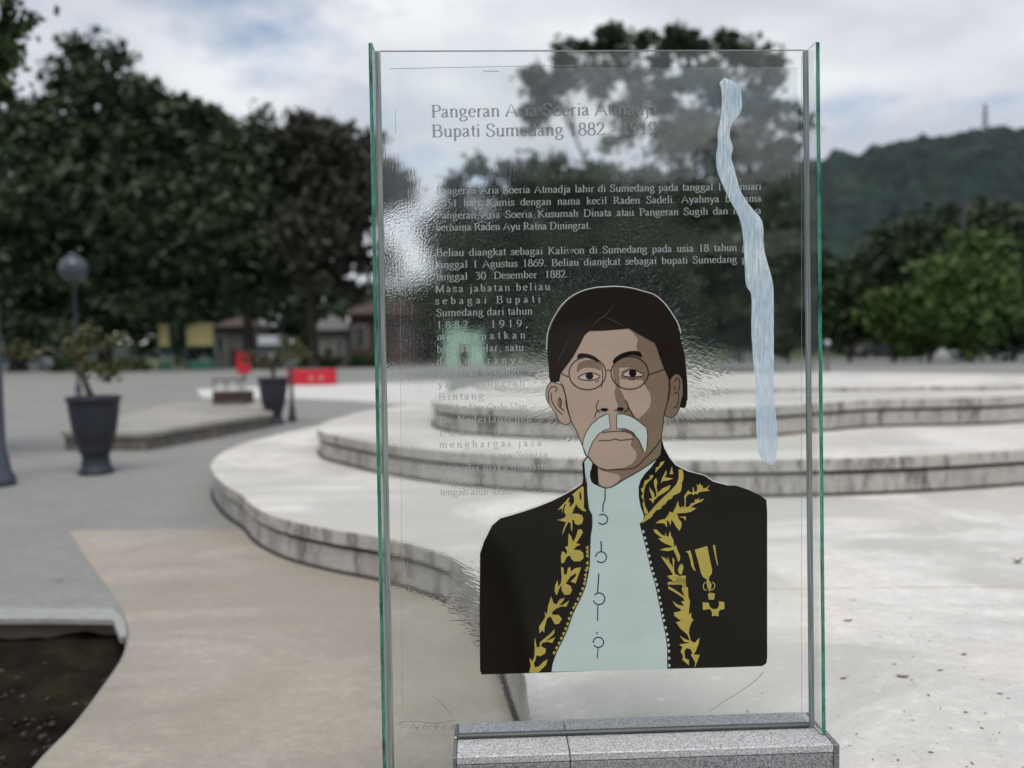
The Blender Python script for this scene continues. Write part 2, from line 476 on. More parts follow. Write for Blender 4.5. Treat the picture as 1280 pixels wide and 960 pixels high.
# low platform on the left
pf = empty('concrete_platform', G(185, 564)); tag(pf, 'low grey concrete platform behind the black planter on the left', 'platform')
ofs = -Vector(pf.location).to_2d()
pp = ccw([g2(77, 563) + ofs, g2(185, 564) + ofs, g2(342, 534) + ofs, g2(318, 519) + ofs, g2(222, 516) + ofs])
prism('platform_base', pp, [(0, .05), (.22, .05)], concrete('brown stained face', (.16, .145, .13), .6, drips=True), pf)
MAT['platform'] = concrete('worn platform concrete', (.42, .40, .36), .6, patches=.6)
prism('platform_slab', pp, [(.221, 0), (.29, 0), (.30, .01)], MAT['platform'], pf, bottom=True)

# ------------------------------------------------------------------ STELE: glass
YAW, LEAN = R(2.0), R(1.46)
U = Vector((math.cos(YAW), math.sin(YAW), 0)); D0 = Vector((-math.sin(YAW), math.cos(YAW), 0)); Zv = Vector((0, 0, 1))
V = math.cos(LEAN) * Zv + math.sin(LEAN) * D0
D = math.cos(LEAN) * D0 - math.sin(LEAN) * Zv
PZ = .53
O = Vector((0, 2.0, PZ)) + V * 0
def W(px, py, dep=0.0):
    """photo pixel -> (u, v) on the pane plane (dep metres behind the front face)"""
    d = ray(px, py); o = O + D * dep
    t = (o - CAM).dot(D) / d.dot(D); p = CAM + d * t - O
    return p.dot(U), p.dot(V)
stele = empty('glass_stele', O)
stele.matrix_world = Matrix(((U.x, D.x, V.x, O.x), (U.y, D.y, V.y, O.y), (U.z, D.z, V.z, O.z), (0, 0, 0, 1)))
tag(stele, 'tall clear glass stele printed with text and a portrait of a moustached man', 'glass stele')

UL = W(480, 480)[0]; UR = W(1012, 480)[0]; VT = W(745, 63)[1]; VB = W(1012, 908)[1]
UP = W(571, 930)[0]
PT = .010                                             # glass thickness
cx, cz = W(772, 600)                                  # middle of the portrait

MPP0 = 2.0 / FPX
def glassmat(name, wavy):
    m = bpy.data.materials.new(name); m.use_nodes = True; t = m.node_tree; t.nodes.clear()
    h = M.__new__(M); h.m = m; h.t = t; h.tc = None
    out = h.n('ShaderNodeOutputMaterial'); g = h.n('ShaderNodeBsdfGlass'); g.inputs['IOR'].default_value = 1.5
    g.inputs['Color'].default_value = (.988, .997, .993, 1); g.inputs['Roughness'].default_value = 0
    t.links.new(g.outputs[0], out.inputs[0])
    if wavy:
        tc = h.n('ShaderNodeTexCoord'); h.tc = tc
        sx = h.n('ShaderNodeSeparateXYZ'); h.link(tc.outputs['Object'], sx.inputs[0])
        X, Z = sx.outputs[0], sx.outputs[2]
        def rng(v, a, b, c=0.0, d=1.0):
            x = h.n('ShaderNodeMapRange', interpolation_type='SMOOTHSTEP'); h.link(v, x.inputs[0])
            for i, q in enumerate((a, b, c, d)): x.inputs[i + 1].default_value = q
            return x.outputs[0]
        mul = lambda *q: q[0] if len(q) == 1 else h.math('MULTIPLY', q[0], mul(*q[1:]))
        add = lambda *q: q[0] if len(q) == 1 else h.math('ADD', q[0], add(*q[1:]))
        low = rng(Z, VB + .02, VB + .07)
        filmtop = rng(Z, W(700, 200)[1], W(700, 250)[1])
        # vertical ripples near the left edge of the film
        rip = h.noise(1, 1, .5, vs=(170, 1, 26)); rip2 = h.noise(1, 1, .5, vs=(60, 1, 11), dist=.8)
        lf = rng(X, W(690, 400)[0], W(560, 400)[0], .12, 1); lz = rng(Z, W(700, 150)[1], W(700, 240)[1])
        pat = rng(h.noise(1, 2, .5, vs=(7, 1, 6)), .42, .60, .25, 1)
        A1 = mul(add(rip, mul(rip2, 1.6)), lf, lz, low, pat, rng(Z, W(700, 520)[1], W(700, 440)[1], .5, 1))
        # strokes that radiate round the head and along the left shoulder
        def strokes(px, py, rx, ry, freq, r1, r2, amp):
            ox, oz = W(px, py)
            dx = h.math('DIVIDE', h.math('SUBTRACT', X, ox), rx * MPP0); dz = h.math('DIVIDE', h.math('SUBTRACT', Z, oz), ry * MPP0)
            an = h.math('ARCTAN2', dz, dx); ra = h.math('SQRT', add(mul(dx, dx), mul(dz, dz)))
            cb = h.n('ShaderNodeCombineXYZ'); h.link(add(mul(an, freq), mul(ra, 2.0)), cb.inputs[0]); h.link(mul(ra, 7.0), cb.inputs[1])
            return mul(h.noise(1, 1, .5, vec=cb.outputs[0]), rng(ra, r2, r1, 0, amp), rng(ra, .6, .9))
        A2 = strokes(770, 455, 90, 100, 24, 1.0, 1.9, 4.2)
        A3 = strokes(700, 770, 110, 110, 26, .9, 1.6, 2.4)
        side = rng(X, W(640, 800)[0], W(590, 800)[0])
        A3 = mul(A3, side, low)
        # fine dimples in the middle
        dim = mul(h.noise(1, 1, .5, vs=(150, 1, 150)), rng(Z, W(700, 215)[1], W(700, 300)[1]), rng(Z, W(700, 485)[1], W(700, 430)[1], .12, 1), rng(X, W(900, 400)[0], W(800, 400)[0]), .95)
        A2 = mul(A2, rng(X, W(960, 400)[0], W(900, 400)[0]), rng(Z, W(770, 540)[1], W(770, 455)[1], .12, 1))
        hgt = add(h.math('MULTIPLY', A1, .7), A2, A3, dim)
        bp = h.n('ShaderNodeBump'); bp.inputs['Strength'].default_value = 1.0; bp.inputs['Distance'].default_value = .00050
        h.link(hgt, bp.inputs['Height']); h.link(bp.outputs[0], g.inputs['Normal'])
    return m
MAT['glass'] = glassmat('clear glass', False)
MAT['glass_wavy'] = glassmat('glass with wrinkled film', True)
def edgemat():
    m = M('green glass edge', rough=.18)
    f = m.noise(1, 6, .8, vs=(30, 30, 9))
    f2 = m.noise(1, 3, .7, vs=(700, 700, 60))
    col = m.ramp(f, [(.36, (.012, .06, .045)), (.48, (.05, .26, .17)), (.62, (.14, .42, .30))])
    col = m.mix(m.ramp(f2, [(.4, 0.0), (.7, .45)]), col, (.02, .07, .055))
    m.color(col); m.b.inputs['Transmission Weight'].default_value = .25
    return m.m
MAT['glass_edge'] = edgemat()
def greyedge():
    m = M('grey silicone', rough=.4)
    m.color(m.ramp(m.noise(1, 5, .6, vs=(500, 60, 6)), [(.3, (.13, .16, .15)), (.5, (.26, .31, .30)), (.7, (.45, .50, .49))]))
    m.b.inputs['Alpha'].default_value = .9; return m.m
MAT['silicone'] = greyedge()

# the pane: notch at its lower right where it stands on the plinth
VBL = VB - .42
PLo = [(UL, VBL), (UP - .006, VBL), (UP - .006, VB), (UR, VB), (UR, VT), (UL, VT)]
N = len(PLo)
v = [(x, 0, z) for x, z in PLo] + [(x, PT, z) for x, z in PLo]
pv = [Vector((x, z, 0)) for x, z in PLo]
T = tessellate_polygon([pv])
f = []
for t in T:
    a, b, c = (pv[i] for i in t)
    if (b - a).cross(c - a).z < 0: t = (t[0], t[2], t[1])
    f.append(tuple(t)); f.append(tuple(N + i for i in t[::-1]))
for i in range(N):
    j = (i + 1) % N; f.append((i, N + i, N + j, j))
pane = mesh('glass_pane', v, f, MAT['glass_wavy'], stele)
# side fins at right angles to the pane, with their green front edges
def fin(xa, xb, zb, zt):
    yb, yf = PT, -.046
    b = B().box(xa, xb, yf + .0006, yb, zb, zt)
    o = b.done('side_glass', MAT['glass'], stele)
    e = .0012
    B().box(xa + .0003, xb - .0003, yf - .0006, yf + .0002, zb + .0005, zt - .0005).done('glass_edge', MAT['glass_edge'], o)
    return o
FT = .0098
fin(UL - .0065 - FT, UL - .0065, VBL, VT + .0015)
fin(UR + .0045, UR + .0045 + FT, VB, VT + .0015)
B().box(UL - .006, UL + .0065, -.0045, PT + .002, VBL, VT - .001, .002).done('silicone_joint', MAT['silicone'], stele)
B().box(UR - .008, UR + .004, -.0045, PT + .002, VB + .002, VT - .001, .002).done('silicone_joint', MAT['silicone'], stele)
B().box(UL + .007, UR - .0085, .0008, PT - .0008, VT, VT + .0012).done('top_edge', MAT['silicone'], stele)
B().box(UP, UR - .009, -.006, PT + .004, VB - .001, VB + .009, .003).done('base_seal', plain('dark seal', (.06, .065, .065), .5), stele)

# plastic film on the pane
def filmmat():
    m = bpy.data.materials.new('protective film'); m.use_nodes = True; t = m.node_tree; t.nodes.clear()
    h = M.__new__(M); h.m = m; h.t = t; h.tc = None
    out = h.n('ShaderNodeOutputMaterial'); tr = h.n('ShaderNodeBsdfTransparent'); df = h.n('ShaderNodeBsdfDiffuse')
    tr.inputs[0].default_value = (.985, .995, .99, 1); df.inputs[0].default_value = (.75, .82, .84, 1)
    mx = h.n('ShaderNodeMixShader')
    n = h.noise(1, 6, .6, vs=(9, 1, 5)); n2 = h.noise(1, 3, .6, vs=(120, 1, 8))
    fac = h.math('MULTIPLY', h.ramp(h.math('ADD', h.math('MULTIPLY', n2, .35), h.math('MULTIPLY', n, .65)), [(.35, .0), (.7, .045)]), 1.0)
    tcx = h.n('ShaderNodeTexCoord'); sx = h.n('ShaderNodeSeparateXYZ'); h.link(tcx.outputs['Object'], sx.inputs[0])
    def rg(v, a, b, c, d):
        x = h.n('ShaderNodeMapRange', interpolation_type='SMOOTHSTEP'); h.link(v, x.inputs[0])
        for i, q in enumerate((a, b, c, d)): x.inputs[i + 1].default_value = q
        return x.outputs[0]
    sky_veil = h.math('MULTIPLY', rg(sx.outputs[2], W(800, 260)[1], W(800, 130)[1], 0, .27), rg(sx.outputs[0], W(560, 200)[0], W(720, 200)[0], .15, 1))  # cloud reflection put into the film colour as a pale tint across the upper glass
    sky_veil = h.math('MULTIPLY', sky_veil, h.ramp(h.noise(1, 5, .6, vs=(6, 1, 9), dist=.8), [(.34, .35), (.66, 1.0)]))
    fac = h.math('ADD', fac, sky_veil)
    h.link(fac, mx.inputs[0]); h.link(tr.outputs[0], mx.inputs[1]); h.link(df.outputs[0], mx.inputs[2]); h.link(mx.outputs[0], out.inputs[0])
    return m
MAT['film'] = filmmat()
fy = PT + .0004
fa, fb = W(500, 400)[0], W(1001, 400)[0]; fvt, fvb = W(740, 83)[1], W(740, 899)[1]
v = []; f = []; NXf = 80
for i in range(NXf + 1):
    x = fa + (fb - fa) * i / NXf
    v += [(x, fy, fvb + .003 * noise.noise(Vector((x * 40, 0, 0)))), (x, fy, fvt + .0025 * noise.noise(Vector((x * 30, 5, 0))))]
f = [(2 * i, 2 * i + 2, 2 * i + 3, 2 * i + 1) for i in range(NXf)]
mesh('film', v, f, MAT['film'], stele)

# ------------------------------------------------------------------ PRINT: flat colour shapes on the front of the pane
LAY = [0]
def yl(k): return -.0003 - .00012 * k
def poly(name, pts, mat, k, parent, sm=0):
    P = [Vector((*W(x, y), 0)) for x, y in pts]
    if sm: P = smooth_closed(P, sm)
    T = tessellate_polygon([P]); f = []
    for t in T:
        a, b, c = (P[i] for i in t); n = (b - a).cross(c - a).z
        if abs(n) < 1e-12: continue
        f.append(tuple(t) if n > 0 else (t[0], t[2], t[1]))
    return [(p.x, yl(k), p.y) for p in P], f
def strokeuv(P, wd, k, b, closed=False, taper=False):
    N = len(P); L = []
    for i in range(N):
        a = P[i - 1] if (i > 0 or closed) else P[i]; c = P[(i + 1) % N] if (i < N - 1 or closed) else P[i]
        d = (c - a); d = d.normalized() if d.length else Vector((1, 0, 0)); n = Vector((-d.y, d.x, 0))
        q = wd
        if taper: q = wd * (.35 + .65 * math.sin(math.pi * i / (N - 1)))
        L += [P[i] + n * q / 2, P[i] - n * q / 2]
    f = [(2 * i + 1, (2 * ((i + 1) % N)) + 1, 2 * ((i + 1) % N), 2 * i) for i in range(N if closed else N - 1)]
    b.add([(p.x, yl(k), p.y) for p in L], f)
MPP = 2.0 / FPX      # metres per photo pixel on the pane
def stroke(b, pts, wpx, k, closed=False, sm=4, taper=False):
    P = [Vector((*W(x, y), 0)) for x, y in pts]
    if sm: P = smooth_closed(P, sm) if closed else smooth_open(P, sm)
    strokeuv(P, wpx * MPP, k, b, closed, taper)

def inkmat(name, c, vary=.06, rough=.1):
    m = M(name, rough=rough); c = Vector(c[:3])
    n = m.noise(1, 5, .6, vs=(6, 1, 14))
    m.color(m.ramp(n, [(.3, tuple(c * (1 - vary))), (.7, tuple(c * (1 + vary)))]))
    m.b.inputs['Specular IOR Level'].default_value = .22
    return m.m
INK = dict(coat=inkmat('coat ink', (.0065, .0052, .003), .2), cloth=inkmat('headcloth ink', (.018, .0125, .0105), .12),
           skin=inkmat('skin ink', (.42, .315, .25)), shade=inkmat('skin shadow ink', (.205, .148, .102)), lid=inkmat('eyelid ink', (.19, .14, .10)),
           white=inkmat('pale ink', (.47, .56, .54), .05), eye=inkmat('eye white ink', (.50, .42, .36)), line=inkmat('line ink', (.012, .008, .007), .1),
           gold=inkmat('gold ink', (.42, .34, .075), .12), teal=inkmat('teal line ink', (.01, .03, .032), .1), mous=inkmat('moustache ink', (.50, .56, .53), .05),
           fold=inkmat('fold line ink', (.06, .045, .04)), halo=inkmat('peeled film edge', (.62, .64, .62), .2))
A_ = lambda *P: [(680 + x / 6.4, 350 + y / 6.4) for x, y in P]
B_ = lambda *P: [(680 + x / 6.4, 480 + y / 6.4) for x, y in P]
C_ = lambda *P: [(640 + x / 8, 590 + y / 8) for x, y in P]
D_ = lambda *P: [(640 + x / 6.857, 710 + y / 6.857) for x, y in P]
E_ = lambda *P: [(790 + x / 10.667, 560 + y / 10.667) for x, y in P]
F_ = lambda *P: [(790 + x / 10.667, 640 + y / 10.667) for x, y in P]
G_ = lambda *P: [(790 + x / 7.679, 720 + y / 7.68) for x, y in P]
def flat(name, shapes, mat, k, parent, sm=3):
    b = B()
    for s in shapes:
        v, f = poly(name, s, mat, k, parent, sm); b.add(v, f)
    return b.done(name, mat, parent)

coat_o = [(728.5, 603)] + C_((700, 120), (640, 165), (560, 210), (400, 290), (250, 350), (100, 400), (0, 430)) + \
    [(625, 648), (615, 657), (605, 677), (600, 692), (599.5, 760), (600, 838), (602, 843), (640, 842), (690, 840.5), (760, 838), (835, 836), (900, 834.5), (953, 832.5), (958, 829), (959, 822), (959, 720), (959, 640), (958, 625), (950, 619), (935, 612), (920, 607)] + \
    E_((1280, 500), (1080, 450), (980, 380), (880, 350), (760, 320), (680, 280), (580, 230), (500, 130), (430, 0)) + B_((940, 430), (900, 495), (760, 560), (500, 600), (400, 600), (330, 600), (308, 660), (312, 760))
portrait = flat('portrait_print', [coat_o], INK['coat'], 0, stele, 0)
tag(portrait, 'printed half-length portrait of a man in a black gold-embroidered coat')
cloth = A_((50, 815), (38, 700), (28, 570), (38, 450), (60, 370), (100, 290), (150, 215), (215, 150), (300, 100), (400, 74), (480, 66), (560, 62), (640, 66), (720, 80), (800, 103), (870, 125), (930, 170), (985, 230), (1030, 300), (1065, 360), (1085, 430), (1105, 520), (1125, 590), (1132, 660), (1142, 760), (1148, 850), (1148, 960)) + \
    B_((1143, 130), (1136, 178), (1120, 192), (1100, 190), (1085, 170)) + A_((1060, 860), (960, 800), (600, 780), (200, 800), (120, 812))
flat('headcloth', [cloth], INK['cloth'], 1, portrait, 2)
neck = B_((960, 250), (948, 350), (938, 430), (936, 520), (930, 565), (900, 600), (780, 682), (640, 762), (560, 812), (510, 830), (470, 824), (432, 806), (428, 668), (480, 600), (700, 560))
flat('neck', [neck], INK['shade'], 2, portrait, 0)
flat('neck_highlight', [B_((432, 672), (440, 790), (478, 820), (515, 828), (555, 808), (600, 770), (607, 742), (585, 722), (520, 708), (460, 692))], INK['skin'], 3, portrait, 2)
face = A_((360, 405), (480, 402), (600, 392), (680, 385), (740, 420), (820, 465), (885, 500), (905, 540), (930, 620), (960, 700), (1000, 790), (1010, 860)) + \
    B_((1000, 100), (960, 240), (950, 340), (936, 435), (900, 495), (850, 550), (800, 600), (760, 645), (720, 672), (650, 682), (580, 682), (500, 688), (440, 670), (400, 640), (362, 590), (340, 575), (305, 490), (260, 380), (215, 290), (190, 200), (175, 100), (150, 10)) + \
    A_((118, 810), (130, 745), (180, 680), (230, 610), (280, 520), (320, 440))
flat('face', [face], INK['shade'], 4, portrait, 0)
light1 = A_((360, 408), (480, 405), (600, 395), (676, 390), (712, 425), (750, 475), (738, 530), (748, 572), (700, 575), (630, 590), (566, 650), (548, 700), (556, 790), (575, 850), (562, 900)) + \
    B_((560, 60), (575, 130), (592, 170), (585, 195), (548, 212), (590, 225), (600, 300), (620, 378), (700, 400), (702, 445), (692, 490), (738, 545), (738, 590), (700, 640), (640, 668), (580, 678), (500, 684), (440, 667), (403, 637), (364, 587), (342, 572), (308, 488), (263, 378), (218, 288), (193, 198), (178, 98), (153, 8)) + \
    A_((122, 808), (134, 748), (184, 684), (234, 614), (284, 524), (324, 444))
flat('face_highlight', [light1], INK['skin'], 5, portrait, 0)
cheek = A_((600, 690), (640, 650), (700, 660), (690, 700), (620, 730), (610, 790), (700, 800), (785, 800), (815, 860)) + B_((845, 70), (857, 130), (845, 185), (800, 240), (758, 278), (722, 255), (690, 200), (655, 135), (625, 70)) + A_((612, 880), (604, 800))
flat('cheek_highlight', [cheek], INK['skin'], 5, portrait, 0)
flat('eyelid', [A_((262, 738), (268, 680), (300, 650), (350, 640), (400, 645), (440, 675), (455, 725), (410, 708), (340, 700), (300, 712))], INK['lid'], 6, portrait, 2)
flat('eyelid', [A_((585, 700), (600, 665), (650, 645), (700, 640), (760, 660), (795, 705), (815, 775), (790, 790), (770, 730), (720, 700), (650, 700))], INK['lid'], 6, portrait, 2)
ears = [B_((150, 20), (110, -5), (60, -18), (25, 20), (14, 70), (22, 130), (60, 190), (95, 240), (115, 290), (150, 318), (185, 322), (216, 300), (195, 220), (178, 130)),
        A_((1005, 800), (1040, 755), (1075, 752), (1105, 790), (1112, 860), (1110, 960)) + B_((1105, 100), (1085, 190), (1050, 250), (1015, 270), (985, 262), (962, 240), (990, 130), (1000, 30))]
flat('ear', [ears[0]], INK['skin'], 6, portrait, 2); flat('ear', [ears[1]], INK['lid'], 6, portrait, 2)
flat('ear_hollow', [B_((118, 110), (140, 120), (138, 190), (160, 215), (120, 190), (105, 150))], INK['shade'], 7, portrait, 2)
eyeL = A_((272, 778), (320, 752), (370, 740), (420, 752), (447, 776), (400, 797), (350, 802), (300, 795)); eyeR = A_((625, 760), (665, 727), (710, 717), (755, 731), (797, 763), (740, 773), (680, 774))
flat('eye', [eyeL], INK['eye'], 7, portrait, 2); flat('eye', [eyeR], INK['eye'], 7, portrait, 2)
circ = lambda fn, x, y, rx, ry, n=20, a0=0, a1=360: fn(*[(x + rx * math.cos(R(a0 + (a1 - a0) * i / n)), y + ry * math.sin(R(a0 + (a1 - a0) * i / n))) for i in range(n + (a1 - a0 != 360))])
flat('iris', [circ(A_, 364, 768, 31, 29)], INK['line'], 8, portrait, 0); flat('iris', [circ(A_, 709, 745, 31, 29)], INK['line'], 8, portrait, 0)
flat('eyebrow', [A_((264, 628), (274, 594), (300, 586), (340, 590), (390, 604), (430, 632), (434, 662), (405, 646), (360, 626), (310, 616))], INK['line'], 9, portrait, 2)
flat('eyebrow', [A_((556, 668), (553, 640), (590, 605), (640, 580), (700, 568), (755, 570), (778, 590), (782, 620), (760, 612), (710, 600), (650, 610), (600, 640))], INK['line'], 9, portrait, 2)
flat('moustache', [B_((520, 240), (530, 355), (480, 370), (435, 400), (390, 460), (360, 530), (348, 575), (330, 570), (308, 500), (312, 450), (340, 380), (380, 320), (440, 270), (490, 245)),
                   B_((580, 242), (580, 355), (650, 358), (710, 385), (760, 450), (790, 520), (810, 560), (822, 500), (828, 420), (820, 350), (760, 300), (700, 260), (640, 240))], INK['mous'], 10, portrait, 0)
flat('lip', [B_((452, 440), (470, 392), (540, 380), (620, 378), (690, 394), (714, 424), (705, 440), (620, 450), (568, 438), (520, 452))], INK['skin'], 6, portrait, 0)
shirt = B_((345, 580), (322, 620), (328, 700), (338, 800)) + C_((745, 0), (750, 100), (755, 250), (765, 370), (796, 430), (796, 560), (782, 640), (772, 900)) + \
    D_((660, 0), (630, 150), (580, 270), (520, 390), (480, 510), (430, 620), (380, 720), (345, 820), (338, 888)) + [(760, 838), (833.8, 835.8)] + \
    G_((336, 700), (320, 560), (280, 380), (240, 180), (203, 0)) + F_((300, 940), (250, 780), (200, 560), (150, 350), (98, 152), (150, 110), (155, 60)) + \
    E_((150, 880), (112, 780), (88, 650), (86, 520), (112, 430), (172, 340), (250, 260), (322, 160)) + B_((780, 682), (640, 762), (560, 812), (510, 830), (470, 824), (400, 795), (374, 760), (372, 700), (388, 625))
flat('shirt', [shirt], INK['white'], 11, portrait, 0)
flat('collar_gap', [B_((402, 648), (376, 690), (372, 760), (395, 792), (435, 806), (430, 680))], INK['coat'], 12, portrait, 0)
# line work
b = B()
for pts in (A_((135, 745), (195, 775)), A_((838, 757), (968, 712))): stroke(b, pts, 1.0, 13, sm=0)
stroke(b, A_((497, 722), (516, 720), (536, 724)), 1.0, 13)
stroke(b, circ(A_, 347, 747, 148, 131, 30), 1.15, 13, True, 0); stroke(b, circ(A_, 685, 742, 149, 132, 30), 1.15, 13, True, 0)
b.done('spectacles', INK['line'], portrait)
b = B()
stroke(b, face, .95, 13, True, 0)
for e in ears: stroke(b, e, .9, 13, True, 2)
for e in (eyeL, eyeR): stroke(b, e, 1.0, 13, True, 2)
for pts in (A_((436, 655), (462, 700), (468, 780), (458, 860)), A_((410, 815), (432, 808), (436, 800)), A_((675, 790), (700, 796), (728, 794)),
            B_((437, 130), (418, 175), (425, 210), (450, 222)), B_((650, 128), (672, 165), (668, 205), (640, 222)), B_((440, 205), (415, 230), (405, 270)), B_((678, 190), (700, 230), (722, 272)),
            B_((440, 452), (500, 450), (540, 448), (568, 437), (600, 448), (660, 445), (716, 436)), B_((470, 388), (540, 379), (620, 377), (690, 392), (716, 420)),
            B_((40, 150), (36, 70), (55, 25), (92, 22), (104, 45), (88, 58)), B_((60, 70), (62, 130), (100, 200), (150, 245)), B_((118, 110), (140, 135), (135, 185), (162, 215)),
            A_((1040, 815), (1065, 785), (1085, 810), (1082, 860), (1070, 890)), B_((1035, 75), (1075, 72), (1072, 140), (1060, 185), (1035, 185)), A_((1040, 850), (1050, 880)),
            B_((175, 100), (178, 170), (215, 290)), A_((1003, 850), (1000, 790))): stroke(b, pts, .9, 13, sm=3)
stroke(b, B_((520, 240), (530, 355), (480, 370), (435, 400), (390, 460), (360, 530), (348, 575), (330, 570), (308, 500), (312, 450), (340, 380), (380, 320), (440, 270), (490, 245)), .8, 13, True, 0)
stroke(b, B_((580, 242), (580, 355), (650, 358), (710, 385), (760, 450), (790, 520), (810, 560), (822, 500), (828, 420), (820, 350), (760, 300), (700, 260), (640, 240)), .8, 13, True, 0)
stroke(b, B_((348, 575), (310, 640), (322, 720), (340, 960)), 1.6, 13)
stroke(b, B_((900, 600), (780, 684), (640, 764), (560, 814), (510, 831), (470, 826), (400, 796), (374, 760), (372, 700), (396, 640), (345, 578)), 1.1, 13, sm=2)
for x, y, rx, ry in ((482, 205, 32, 13), (610, 200, 28, 14)):
    P = circ(B_, x, y, rx, ry, 14); v_, f_ = poly('', P, None, 13, None); b.add(v_, f_)
b.done('line_drawing', INK['line'], portrait)
b = B()
stroke(b, D_((660, 0), (630, 150), (580, 270), (520, 390), (480, 510), (430, 620), (380, 720), (345, 820), (335, 888)), 1.2, 13, sm=2)
stroke(b, C_((748, 200), (765, 370), (796, 430), (796, 560), (782, 640), (772, 950)), 1.5, 13, sm=2)
stroke(b, C_((930, 155), (928, 280), (910, 320), (908, 400)), 1.5, 13, sm=2)
for fn, x, y, r, a0, a1 in ((C_, 905, 472, 50, -130, 140), (C_, 890, 850, 54, -210 + 30, 140), (D_, 745, 262, 50, -140, 165), (D_, 740, 635, 44, -185, 150)):
    stroke(b, circ(fn, x, y, r, r, 20, a0, a1), 1.5, 13, sm=0)
stroke(b, C_((886, 690), (892, 740), (891, 792)), 1.7, 13); stroke(b, D_((744, 45), (738, 130), (733, 215)), 1.6, 13); stroke(b, D_((736, 318), (733, 380), (733, 450)), 1.4, 13)
stroke(b, D_((728, 545), (727, 565)), 1.6, 13, sm=0); stroke(b, D_((738, 680), (733, 730), (730, 775)), 1.2, 13)
b.done('shirt_lines', INK['teal'], portrait)
b = B()
for pts, wd in ((A_((370, 378), (430, 325), (500, 270), (560, 200)), 1.6), (A_((480, 292), (560, 330), (650, 378)), 1.5), (A_((100, 690), (140, 590), (212, 455)), 1.3)): stroke(b, pts, wd, 13, taper=True)
tag(b.done('fold_lines', INK['fold'], portrait), kind='stuff')
